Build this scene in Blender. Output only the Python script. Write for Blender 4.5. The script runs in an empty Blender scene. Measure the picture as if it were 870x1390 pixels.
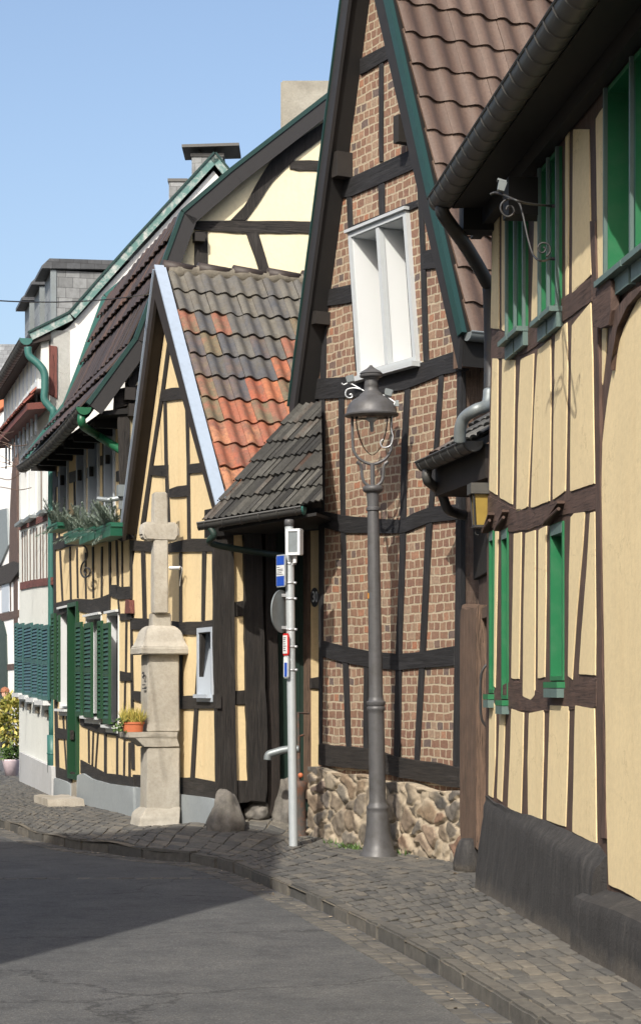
SKY_S, SKY_DUST, SUN_E, EXPO = .15, 3.8, 3.6, 0.52
import bpy, bmesh, math, random
from mathutils import Vector, Matrix, noise
from mathutils.geometry import delaunay_2d_cdt
random.seed(7)
S = bpy.context.scene
COL = S.collection
V = Vector
UP = V((0, 0, 1))
# ------------------------------------------------------------------ survey of the photograph
FOC, PX0, HOR, EYE = 2700.0, 435.0, 935.0, 1.6

def at_depth(px, py, Y):
    return V(((px - PX0) * Y / FOC, Y, EYE + (HOR - py) * Y / FOC))

class Wall:
    """A vertical facade plane: start point, direction along the wall, outward normal."""
    def __init__(s, x, y, tx, ty, nx, ny):
        s.p = V((x, y, 0)); s.t = V((tx, ty, 0)).normalized(); s.n = V((nx, ny, 0)).normalized()
    def at(s, px, py, off=0.0):
        d = V(((px - PX0) / FOC, 1, (HOR - py) / FOC)); o = V((0, 0, EYE))
        k = ((s.p + s.n * off) - o).dot(s.n) / d.dot(s.n)
        return o + d * k
    def sz(s, px, py, off=0.0):
        q = s.at(px, py, off); return ((q - s.p).dot(s.t), q.z)
    def w(s, a, z, off=0.0):
        return s.p + s.t * a + s.n * off + UP * z

# ------------------------------------------------------------------ objects
ROOT = {}
def tag(o, label=None, cat=None, group=None, kind=None):
    if label: o['label'] = label
    if cat: o['category'] = cat
    if group: o['group'] = group
    if kind: o['kind'] = kind
    return o

def thing(name, loc, label, cat, group=None):
    o = bpy.data.objects.new(name, None); COL.objects.link(o)
    o.location = loc; o.empty_display_size = .2
    ROOT[o.name] = V(loc)
    return tag(o, label, cat, group)

def mesh_obj(name, me, parent=None):
    o = bpy.data.objects.new(name, me); COL.objects.link(o)
    if parent is not None:
        o.parent = parent
        r = ROOT[parent.name]; ROOT[o.name] = r
        me.transform(Matrix.Translation(-r))
    else:
        ROOT[o.name] = V((0, 0, 0))
    return o

def from_bm(name, bm, mat, parent=None, smooth=False):
    bmesh.ops.recalc_face_normals(bm, faces=bm.faces)
    me = bpy.data.meshes.new(name); bm.to_mesh(me); bm.free()
    for m in (mat if isinstance(mat, (list, tuple)) else [mat]): me.materials.append(m)
    if smooth: me.polygons.foreach_set('use_smooth', [True] * len(me.polygons))
    return mesh_obj(name, me, parent)

def sharp(o, ang=40):
    o.data.set_sharp_from_angle(angle=math.radians(ang)); return o

# ------------------------------------------------------------------ bmesh shapes
def b_box(bm, c, ax, ay, az, sx, sy, sz, taper=1.0):
    vs = []
    for k in (-1, 1):
        f = taper if k > 0 else 1
        for i, j in ((-1, -1), (1, -1), (1, 1), (-1, 1)):
            vs.append(bm.verts.new(c + ax * (i * sx / 2 * f) + ay * (j * sy / 2 * f) + az * (k * sz / 2)))
    for f in ((0, 3, 2, 1), (4, 5, 6, 7), (0, 1, 5, 4), (1, 2, 6, 5), (2, 3, 7, 6), (3, 0, 4, 7)):
        bm.faces.new([vs[i] for i in f])
    return vs

def b_tube(bm, pts, r, n=10, caps=True):
    pts = [V(p) for p in pts]; rs = r if isinstance(r, (list, tuple)) else [r] * len(pts)
    prev = None; rings = []; ref = None
    for i, p in enumerate(pts):
        d = (pts[min(i + 1, len(pts) - 1)] - pts[max(i - 1, 0)]).normalized()
        if ref is None:
            ref = UP if abs(d.z) < .9 else V((1, 0, 0))
        a = d.cross(ref).normalized(); b = d.cross(a).normalized(); ref = -b if False else a.cross(d)
        rings.append([bm.verts.new(p + (a * math.cos(2 * math.pi * k / n) + b * math.sin(2 * math.pi * k / n)) * rs[i]) for k in range(n)])
    for A, B in zip(rings, rings[1:]):
        for k in range(n):
            bm.faces.new((A[k], A[(k + 1) % n], B[(k + 1) % n], B[k]))
    if caps:
        bm.faces.new(rings[0][::-1]); bm.faces.new(rings[-1])

def b_lathe(bm, base, prof, n=28, axis=UP):
    axis = V(axis).normalized()
    a = axis.orthogonal().normalized(); b = axis.cross(a)
    rings = []
    for r, h in prof:
        rings.append([bm.verts.new(base + axis * h + (a * math.cos(2 * math.pi * k / n) + b * math.sin(2 * math.pi * k / n)) * max(r, .0005)) for k in range(n)])
    for A, B in zip(rings, rings[1:]):
        for k in range(n): bm.faces.new((A[k], A[(k + 1) % n], B[(k + 1) % n], B[k]))
    bm.faces.new(rings[0][::-1]); bm.faces.new(rings[-1])

def smooth_path(pts, k=6):
    pts = [V(p) for p in pts]; out = []
    for i in range(len(pts) - 1):
        p0, p1, p2, p3 = pts[max(i - 1, 0)], pts[i], pts[i + 1], pts[min(i + 2, len(pts) - 1)]
        for j in range(k):
            t = j / k
            out.append(.5 * ((2 * p1) + (p2 - p0) * t + (2 * p0 - 5 * p1 + 4 * p2 - p3) * t * t + (3 * p1 - p0 - 3 * p2 + p3) * t ** 3))
    out.append(pts[-1]); return out

def rough_loop(pts, step, amp, seed):
    """2-D loop -> denser loop with hand-hewn wobble."""
    out = []; n = len(pts)
    for i in range(n):
        a = V((*pts[i], 0)); b = V((*pts[(i + 1) % n], 0)); L = (b - a).length
        m = max(1, int(L / step))
        for j in range(m):
            p = a.lerp(b, j / m)
            w = noise.noise_vector(V((p.x * 4 + seed, p.y * 4, seed * .37))) * amp + noise.noise_vector(V((p.x * 14, p.y * 14 + seed, seed))) * amp * .5
            out.append((p.x + w.x, p.y + w.y))
    return out

SEED = [0]
def slab(name, wall, pts, off, depth, mat, parent=None, amp=.004, step=.12, bevel=.006, along='z', seg=1, px=True, bulge=0.0):
    """An outline on a facade, given its real thickness: front at off, going depth into the wall."""
    SEED[0] += 1; sd = SEED[0] * 1.73
    loop = [wall.sz(x, y, off) for x, y in pts] if px else pts
    if amp > 0: loop = rough_loop(loop, step, amp, sd)
    bm = bmesh.new(); uvl = bm.loops.layers.uv.new('UVMap')
    fr = [bm.verts.new(wall.w(a, z, off + (noise.noise(V((a * 2.2, z * 2.2, sd))) * bulge if bulge else 0))) for a, z in loop]
    bk = [bm.verts.new(wall.w(a, z, off - depth)) for a, z in loop]
    n = len(loop)
    bm.faces.new(fr)
    for i in range(n): bm.faces.new((fr[i], bk[i], bk[(i + 1) % n], fr[(i + 1) % n]))
    bm.faces.new(bk[::-1])
    if bevel > 0:
        es = [e for e in bm.edges if e.verts[0] in set(fr) and e.verts[1] in set(fr)]
        try: bmesh.ops.bevel(bm, geom=es, offset=bevel, segments=seg, profile=.5, affect='EDGES', clamp_overlap=True)
        except Exception: pass
    for f in bm.faces:
        for l in f.loops:
            q = l.vert.co - wall.p; a, z = q.dot(wall.t), q.z
            o = q.dot(wall.n)
            l[uvl].uv = (a + o + sd, z + sd) if along == 'z' else (z + o + sd, a + sd)
    o = from_bm(name, bm, mat, parent, smooth=seg > 1)
    if seg > 1: sharp(o, 28)
    return o

def post(wall, rows, mat, parent, off=.016, name='timber_post', **k):
    pts = [(x0, y) for y, x0, x1 in rows] + [(x1, y) for y, x0, x1 in reversed(rows)]
    return slab(name, wall, pts, off, .05, mat, parent, along='z', **k)

def rail(wall, cols, mat, parent, off=.019, name='timber_beam', **k):
    pts = [(x, y0) for x, y0, y1 in cols] + [(x, y1) for x, y0, y1 in reversed(cols)]
    return slab(name, wall, pts, off, .05, mat, parent, along='a', **k)

def holed(name, wall, outer, holes, thick, mat, parent=None, off=0.0, wob=0.0):
    """Wall sheet with real openings; outer and holes are in wall metres."""
    verts = []; faces = []
    for loop in [outer] + holes:
        b = len(verts); verts += [V(p) for p in loop]; faces.append(list(range(b, b + len(loop))))
    co, ed, fa, ov, oe, of = delaunay_2d_cdt(verts, [], faces, 2, 1e-5)
    bm = bmesh.new(); uvl = bm.loops.layers.uv.new('UVMap')
    fr = [bm.verts.new(wall.w(p.x, p.y, off)) for p in co]
    for f in fa: bm.faces.new([fr[i] for i in f])
    r = bmesh.ops.extrude_face_region(bm, geom=list(bm.faces))
    nv = [g for g in r['geom'] if isinstance(g, bmesh.types.BMVert)]
    bmesh.ops.translate(bm, verts=nv, vec=-wall.n * thick)
    for f in bm.faces:
        for l in f.loops:
            q = l.vert.co - wall.p; l[uvl].uv = (q.dot(wall.t) + q.dot(wall.n), q.z)
    return from_bm(name, bm, mat, parent)

def lining(name, wall, rect, depth, proud, lip, mat, glass, parent, frame_mat=None, mull=0, gl=True, lean=0.0):
    """Recessed window: casing boards round the opening, lining that goes in, panes at the back."""
    a0, z0, a1, z1 = rect
    t, n = wall.t, wall.n; zm = (z0 + z1) / 2
    up = (UP + t * lean).normalized()
    at = lambda a, z, o: wall.w(a + lean * (z - zm), z, o)
    bm = bmesh.new(); d = depth + proud
    for (ca, cz, sa, sz_) in (((a0 + lip / 2), zm, lip, z1 - z0), ((a1 - lip / 2), zm, lip, z1 - z0),
                              ((a0 + a1) / 2, z1 - lip / 2, a1 - a0 - 2 * lip, lip), ((a0 + a1) / 2, z0 + lip / 2, a1 - a0 - 2 * lip, lip)):
        b_box(bm, at(ca, cz, proud - d / 2), t, n, up, sa, d, sz_)
    f = from_bm(name, bm, frame_mat or mat, parent)
    for k in range(mull):
        am = a0 + (a1 - a0) * (k + 1) / (mull + 1)
        bm = bmesh.new(); b_box(bm, at(am, zm, proud - .004 - d / 2), t, n, up, lip, d - .01, z1 - z0 - 2 * lip)
        from_bm('mullion', bm, mat, f)
    if gl:
        bm = bmesh.new(); b_box(bm, at((a0 + a1) / 2, zm, -depth + .012), t, n, up, a1 - a0 - 2 * lip, .012, z1 - z0 - 2 * lip)
        from_bm('pane', bm, glass, f)
    return f

def gutter(name, P, Q, r, mat, parent, out, rings=.3, sag=0.0):
    """Open half-round gutter with beads; out = horizontal direction away from the house."""
    P, Q = V(P), V(Q); L = (Q - P).length; d = (Q - P).normalized(); out = V(out).normalized()
    bm = bmesh.new(); N = 10; st = [0.0]; k = rings * .4
    while k < L - .03: st += [k - .012, k - .006, k + .006, k + .012]; k += rings
    st.append(L); R = []
    for q in st:
        k = q / L; c = P.lerp(Q, k) - UP * sag * 4 * k * (1 - k)
        bead = .007 if abs((q - rings * .4 + rings / 2) % rings - rings / 2) < .008 else 0
        row = []
        for rr in (r + bead, r - .008):
            for j in range(N + 1):
                an = math.pi * j / N
                row.append(bm.verts.new(c + out * math.cos(an) * rr - UP * math.sin(an) * rr))
        R.append(row)
    M_ = N + 1
    for A, B in zip(R, R[1:]):
        for j in range(N):
            bm.faces.new((A[j], A[j + 1], B[j + 1], B[j])); bm.faces.new((A[M_ + j], B[M_ + j], B[M_ + j + 1], A[M_ + j + 1]))
        bm.faces.new((A[0], B[0], B[M_], A[M_])); bm.faces.new((A[N], A[M_ + N], B[M_ + N], B[N]))
    for A in (R[0], R[-1]): bm.faces.new(A[:M_])      # stop ends
    c0 = [P.lerp(Q, i / 14) - UP * sag * 4 * (i / 14) * (1 - i / 14) + out * r for i in range(15)]
    b_tube(bm, c0, .011, 6)
    o = from_bm(name, bm, mat, parent, True); sharp(o, 40)
    return o

def tiles(name, O, eu, ev, ncol, nrow, w, h, amp, lift, mat, parent, prof='s', jit=.004, cut=None, wave=0.0, skew=0.0, rv=None):
    """Every roof tile shaped on its own: rolled across, lifted at its lower edge, laid a little unevenly."""
    O = V(O); eu = V(eu).normalized(); ev = V(ev).normalized(); nn = eu.cross(ev).normalized()
    if nn.z < 0: nn = -nn
    bm = bmesh.new(); la = bm.faces.layers.float.new('rnd'); lb = bm.faces.layers.float.new('row')
    K = 8
    for r in range(nrow):
        for c in range(ncol):
            rn = random.random()
            if rv is not None: rn = rv(r / max(1, nrow - 1), c / ncol, rn)
            j = [random.uniform(-jit, jit) for _ in range(6)]
            g = []
            for iv, v in enumerate((-.12, .5, 1.0)):
                row = []
                for i in range(K + 1):
                    x = i / K
                    if prof == 's': p = amp * math.sin(2 * math.pi * x)
                    elif prof == 'u': p = amp * (math.cos(2 * math.pi * x))
                    else: p = amp * abs(math.sin(math.pi * x)) ** .6
                    lf = lift * (1 - v) + j[0] * (1 - x) + j[1] * x
                    uu = (c + x) * w + j[2] + skew * (r + v) ; vv = (r + v) * h + j[3] + j[4] * (x - .5)
                    wv = wave * math.sin(uu * 1.1 + r * .4) + wave * .6 * math.sin(uu * 2.7 + 1.3 * r)
                    row.append(bm.verts.new(O + eu * uu + ev * (vv + wv) + nn * (p + lf)))
                g.append(row)
            fs = []
            for A, B in zip(g, g[1:]):
                for i in range(K): fs.append(bm.faces.new((A[i], A[i + 1], B[i + 1], B[i])))
            low = [bm.verts.new(q.co - nn * .022 + ev * .004) for q in g[0]]
            for i in range(K): fs.append(bm.faces.new((low[i], low[i + 1], g[0][i + 1], g[0][i])))
            lo2 = [bm.verts.new(g[k][0].co - nn * .02) for k in range(3)]
            for k in range(2): fs.append(bm.faces.new((g[k][0], g[k + 1][0], lo2[k + 1], lo2[k])))
            for f in fs: f[la] = rn; f[lb] = r / max(1, nrow - 1)
    if cut:
        for co, no in cut:
            bmesh.ops.bisect_plane(bm, geom=list(bm.verts) + list(bm.edges) + list(bm.faces), plane_co=co, plane_no=no, clear_outer=True)
    me = bpy.data.meshes.new(name); bm.to_mesh(me); bm.free(); me.materials.append(mat)
    me.polygons.foreach_set('use_smooth', [True] * len(me.polygons))
    o = mesh_obj(name, me, parent); sharp(o, 35); return o

def prism(name, loop3, vec, mat, parent):
    bm = bmesh.new(); a = [bm.verts.new(p) for p in loop3]; b = [bm.verts.new(p + vec) for p in loop3]; n = len(a)
    bm.faces.new(a); bm.faces.new(b[::-1])
    for i in range(n): bm.faces.new((a[i], b[i], b[(i + 1) % n], a[(i + 1) % n]))
    return from_bm(name, bm, mat, parent)

def scroll(c, ax, ay, r0, turns, n=40, start=0.0, sgn=1):
    pts = []
    for i in range(n + 1):
        k = i / n; an = start + sgn * k * turns * 2 * math.pi; r = r0 * (1 - .82 * k)
        pts.append(c + ax * math.cos(an) * r + ay * math.sin(an) * r)
    return pts

def letters(name, body, loc, ax, ay, size, mat, parent, extr=.002, font_w=1.0):
    cu = bpy.data.curves.new(name, 'FONT'); cu.body = body; cu.size = size; cu.extrude = extr; cu.align_x = 'CENTER'; cu.align_y = 'CENTER'; cu.offset = .002
    t = bpy.data.objects.new(name, cu); COL.objects.link(t)
    me = bpy.data.meshes.new_from_object(t); bpy.data.objects.remove(t)
    ax = V(ax).normalized(); ay = V(ay).normalized(); az = ax.cross(ay)
    M = Matrix((( ax.x * font_w, ay.x, az.x, loc[0]), (ax.y * font_w, ay.y, az.y, loc[1]), (ax.z * font_w, ay.z, az.z, loc[2]), (0, 0, 0, 1)))
    me.transform(M); me.materials.clear(); me.materials.append(mat)
    return mesh_obj(name, me, parent)

# ------------------------------------------------------------------ materials
def nodes(name):
    m = bpy.data.materials.new(name); m.use_nodes = True; nt = m.node_tree
    return m, nt, nt.nodes['Principled BSDF']
def N(nt, t, **k):
    n = nt.nodes.new(t)
    for a, b in k.items(): setattr(n, a, b)
    return n
def ramp(nt, fac, stops):
    r = N(nt, 'ShaderNodeValToRGB'); e = r.color_ramp.elements
    while len(e) < len(stops): e.new(.5)
    for q, (p, c) in zip(e, stops): q.position = p; q.color = (*c, 1) if len(c) == 3 else c
    nt.links.new(fac, r.inputs[0]); return r
def noise_n(nt, vec, scale, detail=5, rough=.6, dist=0.0):
    n = N(nt, 'ShaderNodeTexNoise'); n.inputs['Scale'].default_value = scale; n.inputs['Detail'].default_value = detail
    n.inputs['Roughness'].default_value = rough; n.inputs['Distortion'].default_value = dist
    nt.links.new(vec, n.inputs['Vector']); return n
def bump(nt, h, bsdf, strength=.3, dist=.01, prev=None):
    b = N(nt, 'ShaderNodeBump'); b.inputs['Strength'].default_value = strength; b.inputs['Distance'].default_value = dist
    nt.links.new(h, b.inputs['Height'])
    if prev: nt.links.new(prev.outputs[0], b.inputs['Normal'])
    nt.links.new(b.outputs[0], bsdf.inputs['Normal']); return b
def mix(nt, fac, a, b, mode='MIX'):
    m = N(nt, 'ShaderNodeMix', data_type='RGBA', blend_type=mode)
    for s, v in ((m.inputs['Factor'], fac), (m.inputs['A'], a), (m.inputs['B'], b)):
        if hasattr(v, 'links') or hasattr(v, 'is_linked'): nt.links.new(v, s)
        elif isinstance(v, (int, float)): s.default_value = v
        else: s.default_value = (*v, 1)
    return m.outputs['Result']
def objco(nt): return N(nt, 'ShaderNodeTexCoord').outputs['Object']
def uvco(nt, scale=(1, 1, 1)):
    c = N(nt, 'ShaderNodeTexCoord').outputs['UV']; m = N(nt, 'ShaderNodeMapping'); m.inputs['Scale'].default_value = scale
    nt.links.new(c, m.inputs[0]); return m.outputs[0]
def mul(c, k): return tuple(min(1, x * k) for x in c)

def plaster(name, c, stain=(.5, .42, .3), amt=.35, rough=.9, bs=.25):
    m, nt, b = nodes(name); co = objco(nt)
    n1 = noise_n(nt, co, 1.3, 6, .65); n2 = noise_n(nt, co, 22, 6, .7); n3 = noise_n(nt, co, 140, 3, .6)
    base = mix(nt, ramp(nt, n1.outputs[0], [(.35, (0, 0, 0)), (.75, (1, 1, 1))]).outputs[0], mul(c, .93), mul(c, 1.04))
    mp = N(nt, 'ShaderNodeMapping'); mp.inputs['Scale'].default_value = (7, 7, .7); nt.links.new(co, mp.inputs[0])
    st = noise_n(nt, mp.outputs[0], 1.0, 5, .6)
    sm = ramp(nt, st.outputs[0], [(.52, (0, 0, 0)), (.8, (amt, amt, amt))])
    col = mix(nt, sm.outputs[0], base, tuple(x * y * 1.25 for x, y in zip(c, stain)))
    sp = ramp(nt, n2.outputs[0], [(.3, (.9, .9, .9)), (.6, (1, 1, 1))])
    col = mix(nt, 1.0, col, sp.outputs[0], 'MULTIPLY')
    wv = N(nt, 'ShaderNodeVectorMath', operation='SCALE'); wv.inputs['Scale'].default_value = .5; nt.links.new(noise_n(nt, co, 3.5, 5, .65).outputs['Color'], wv.inputs[0])
    ad = N(nt, 'ShaderNodeVectorMath', operation='ADD'); nt.links.new(co, ad.inputs[0]); nt.links.new(wv.outputs[0], ad.inputs[1])
    cr = N(nt, 'ShaderNodeTexVoronoi', feature='DISTANCE_TO_EDGE'); cr.inputs['Scale'].default_value = 1.5; nt.links.new(ad.outputs[0], cr.inputs['Vector'])
    ck = ramp(nt, cr.outputs['Distance'], [(0, (.72, .70, .68)), (.006, (.85, .84, .82)), (.014, (1, 1, 1))]); cm = ramp(nt, n1.outputs[0], [(.48, (0, 0, 0)), (.6, (.8, .8, .8))])
    col = mix(nt, 1.0, col, mix(nt, cm.outputs[0], (1, 1, 1), ck.outputs[0]), 'MULTIPLY')
    nt.links.new(col, b.inputs['Base Color']); b.inputs['Roughness'].default_value = rough
    a = bump(nt, n2.outputs[0], b, bs, .012); bump(nt, n3.outputs[0], b, bs * .8, .003, a)
    return m
def timber(name, c, var=.75, rough=.75, gr=1.0):
    m, nt, b = nodes(name); co = uvco(nt, (55, 3.2, 1)); co2 = objco(nt)
    n1 = noise_n(nt, co, 1, 7, .65, .6); n2 = noise_n(nt, co2, 6, 5, .6); n3 = noise_n(nt, uvco(nt, (160, 5, 1)), 1, 3, .5)
    k = ramp(nt, n1.outputs[0], [(.25, mul(c, 1 - var)), (.5, c), (.78, mul(c, 1 + var * 1.1))])
    sp = ramp(nt, n2.outputs[0], [(.3, (.75, .75, .75)), (.7, (1.15, 1.12, 1.1))])
    col = mix(nt, 1.0, k.outputs[0], sp.outputs[0], 'MULTIPLY')
    wn = noise_n(nt, uvco(nt, (9, 1.6, 1)), 1, 7, .7, .4); wr_ = ramp(nt, wn.outputs[0], [(.54, (0, 0, 0)), (.78, (.55, .55, .55))])
    col = mix(nt, wr_.outputs[0], col, tuple(x * 1.6 + .035 for x in c))
    ckn = noise_n(nt, uvco(nt, (34, .9, 1)), 1, 4, .55, .8); ckr = ramp(nt, ckn.outputs[0], [(.485, (1, 1, 1)), (.5, (.18, .18, .18)), (.515, (1, 1, 1))])
    col = mix(nt, 1.0, col, ckr.outputs[0], 'MULTIPLY')
    nt.links.new(col, b.inputs['Base Color'])
    b.inputs['Roughness'].default_value = rough
    a = bump(nt, n1.outputs[0], b, .5 * gr, .012); a = bump(nt, ckr.outputs[0], b, .6 * gr, .01, a); bump(nt, n3.outputs[0], b, .35 * gr, .006, a)
    return m
def paint(name, c, rough=.45, wear=.15, wearc=None, metal=0.0, bs=.05):
    m, nt, b = nodes(name); co = objco(nt)
    n1 = noise_n(nt, co, 9, 6, .65); n2 = noise_n(nt, co, 60, 4, .6)
    f = ramp(nt, n1.outputs[0], [(.45, (0, 0, 0)), (.8, (wear * 2, wear * 2, wear * 2))])
    col = mix(nt, f.outputs[0], c, wearc or mul(c, .55))
    nt.links.new(col, b.inputs['Base Color'])
    r = N(nt, 'ShaderNodeMapRange'); r.inputs[3].default_value = rough - .1; r.inputs[4].default_value = rough + .2
    nt.links.new(n1.outputs[0], r.inputs[0]); nt.links.new(r.outputs[0], b.inputs['Roughness'])
    b.inputs['Metallic'].default_value = metal; bump(nt, n2.outputs[0], b, bs, .01); return m
def tile_mat(name, stops, rough=.7, moss=(.09, .085, .06), amt=.35, spec=.4):
    m, nt, b = nodes(name); at = N(nt, 'ShaderNodeAttribute', attribute_name='rnd'); co = objco(nt)
    n1 = noise_n(nt, co, 9, 7, .7); n2 = noise_n(nt, co, 45, 5, .7); n3 = noise_n(nt, co, 5.0, 6, .7)
    ma = N(nt, 'ShaderNodeMath', operation='MULTIPLY_ADD'); ma.inputs[1].default_value = .45; nt.links.new(n3.outputs[0], ma.inputs[0])
    sb_ = N(nt, 'ShaderNodeMath', operation='SUBTRACT'); sb_.inputs[1].default_value = .225; nt.links.new(at.outputs['Fac'], sb_.inputs[0]); nt.links.new(sb_.outputs[0], ma.inputs[2])
    k = ramp(nt, ma.outputs[0], stops)
    f = ramp(nt, n1.outputs[0], [(.46, (0, 0, 0)), (.74, (amt, amt, amt))])
    col = mix(nt, f.outputs[0], k.outputs[0], moss)
    sp = ramp(nt, n2.outputs[0], [(.3, (.72, .72, .72)), (.65, (1.08, 1.08, 1.08))])
    col = mix(nt, 1.0, col, sp.outputs[0], 'MULTIPLY')
    nt.links.new(col, b.inputs['Base Color']); b.inputs['Roughness'].default_value = rough; b.inputs['Specular IOR Level'].default_value = spec
    bump(nt, n2.outputs[0], b, .35, .006); return m
def stone(name, c1, c2, scale=5, rough=.9, spots=True, bs=.5):
    m, nt, b = nodes(name); co = objco(nt)
    n1 = noise_n(nt, co, scale, 8, .68); n2 = noise_n(nt, co, scale * 9, 6, .7); n3 = noise_n(nt, co, scale * .35, 4, .6)
    k = ramp(nt, n1.outputs[0], [(.3, c1), (.7, c2)])
    sp = ramp(nt, n2.outputs[0], [(.28, (.84, .83, .81)), (.6, (1.03, 1.03, 1.03))])
    col = mix(nt, 1.0, k.outputs[0], sp.outputs[0], 'MULTIPLY')
    lg = ramp(nt, n3.outputs[0], [(.35, (.82, .8, .76)), (.65, (1.05, 1.05, 1.04))])
    col = mix(nt, 1.0, col, lg.outputs[0], 'MULTIPLY')
    nt.links.new(col, b.inputs['Base Color']); b.inputs['Roughness'].default_value = rough
    a = bump(nt, n1.outputs[0], b, bs, .02); bump(nt, n2.outputs[0], b, bs, .006, a); return m
def plain(name, c, rough=.5, metal=0.0):
    m, nt, b = nodes(name); co = objco(nt); n1 = noise_n(nt, co, 14, 5, .6)
    sp = ramp(nt, n1.outputs[0], [(.3, mul(c, .85)), (.7, mul(c, 1.06))])
    nt.links.new(sp.outputs[0], b.inputs['Base Color']); b.inputs['Roughness'].default_value = rough; b.inputs['Metallic'].default_value = metal; return m

def brick_mat():
    m, nt, b = nodes('old brick'); co = uvco(nt)
    wob = noise_n(nt, co, 5, 3, .5); wob2 = noise_n(nt, co, 26, 3, .5)
    def shift(vec, nz, a):
        s = N(nt, 'ShaderNodeVectorMath', operation='SUBTRACT'); s.inputs[1].default_value = (.5, .5, .5); nt.links.new(nz.outputs['Color'], s.inputs[0])
        sc = N(nt, 'ShaderNodeVectorMath', operation='SCALE'); sc.inputs['Scale'].default_value = a; nt.links.new(s.outputs[0], sc.inputs[0])
        ad = N(nt, 'ShaderNodeVectorMath', operation='ADD'); nt.links.new(vec, ad.inputs[0]); nt.links.new(sc.outputs[0], ad.inputs[1]); return ad.outputs[0]
    v = shift(shift(co, wob, .045), wob2, .016)
    t = N(nt, 'ShaderNodeTexBrick'); nt.links.new(v, t.inputs['Vector'])
    t.offset = .5; t.squash = 1.45; t.squash_frequency = 3
    for k, q in (('Scale', 1), ('Mortar Size', .0095), ('Mortar Smooth', .25), ('Bias', 0), ('Brick Width', .102), ('Row Height', .086)): t.inputs[k].default_value = q
    t.inputs['Color1'].default_value = (0, 0, 0, 1); t.inputs['Color2'].default_value = (1, 1, 1, 1); t.inputs['Mortar'].default_value = (.5, .5, .5, 1)
    k = ramp(nt, t.outputs['Color'], [(0, (.13, .105, .10)), (.05, (.17, .125, .11)), (.09, (.24, .135, .095)), (.35, (.28, .165, .11)), (.55, (.25, .14, .10)), (.75, (.33, .21, .14)), (.9, (.36, .265, .19)), (1.0, (.40, .18, .105))])
    n2 = noise_n(nt, co, 30, 6, .7); n3 = noise_n(nt, co, 4, 5, .6); n4 = noise_n(nt, co, 120, 4, .6)
    col = mix(nt, 1.0, k.outputs[0], ramp(nt, n2.outputs[0], [(.3, (.68, .66, .66)), (.65, (1.15, 1.13, 1.1))]).outputs[0], 'MULTIPLY')
    col = mix(nt, ramp(nt, n3.outputs[0], [(.5, (0, 0, 0)), (.8, (.4, .4, .4))]).outputs[0], col, (.34, .22, .15))
    mo = ramp(nt, n2.outputs[0], [(.3, (.33, .275, .19)), (.7, (.45, .38, .28))])
    col = mix(nt, 1.0, col, (.80, .80, .80), 'MULTIPLY'); col = mix(nt, t.outputs['Fac'], col, mo.outputs[0]); nt.links.new(col, b.inputs['Base Color']); b.inputs['Roughness'].default_value = .9
    inv = N(nt, 'ShaderNodeMath', operation='SUBTRACT'); inv.inputs[0].default_value = 1; nt.links.new(t.outputs['Fac'], inv.inputs[1])
    a = bump(nt, inv.outputs[0], b, .8, .012); a2 = bump(nt, n2.outputs[0], b, .5, .01, a); bump(nt, n4.outputs[0], b, .3, .003, a2)
    return m
def attr_stone(name, stops, mortar=None, bs=.5, sc=30):
    m, nt, b = nodes(name); at = N(nt, 'ShaderNodeAttribute', attribute_name='rnd'); co = objco(nt)
    k = ramp(nt, at.outputs['Fac'], stops)
    n1 = noise_n(nt, co, sc * .4, 7, .7); n2 = noise_n(nt, co, sc * 2, 5, .7)
    col = mix(nt, 1.0, k.outputs[0], ramp(nt, n1.outputs[0], [(.28, (.6, .58, .56)), (.7, (1.25, 1.22, 1.15))]).outputs[0], 'MULTIPLY')
    if mortar:
        mt = N(nt, 'ShaderNodeAttribute', attribute_name='mortar')
        mc = ramp(nt, n1.outputs[0], [(.3, mul(mortar, .7)), (.7, mul(mortar, 1.1))])
        col = mix(nt, mt.outputs['Fac'], col, mc.outputs[0])
    nt.links.new(col, b.inputs['Base Color']); b.inputs['Roughness'].default_value = .85
    a = bump(nt, n1.outputs[0], b, bs, .012); bump(nt, n2.outputs[0], b, bs, .004, a); return m
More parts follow.
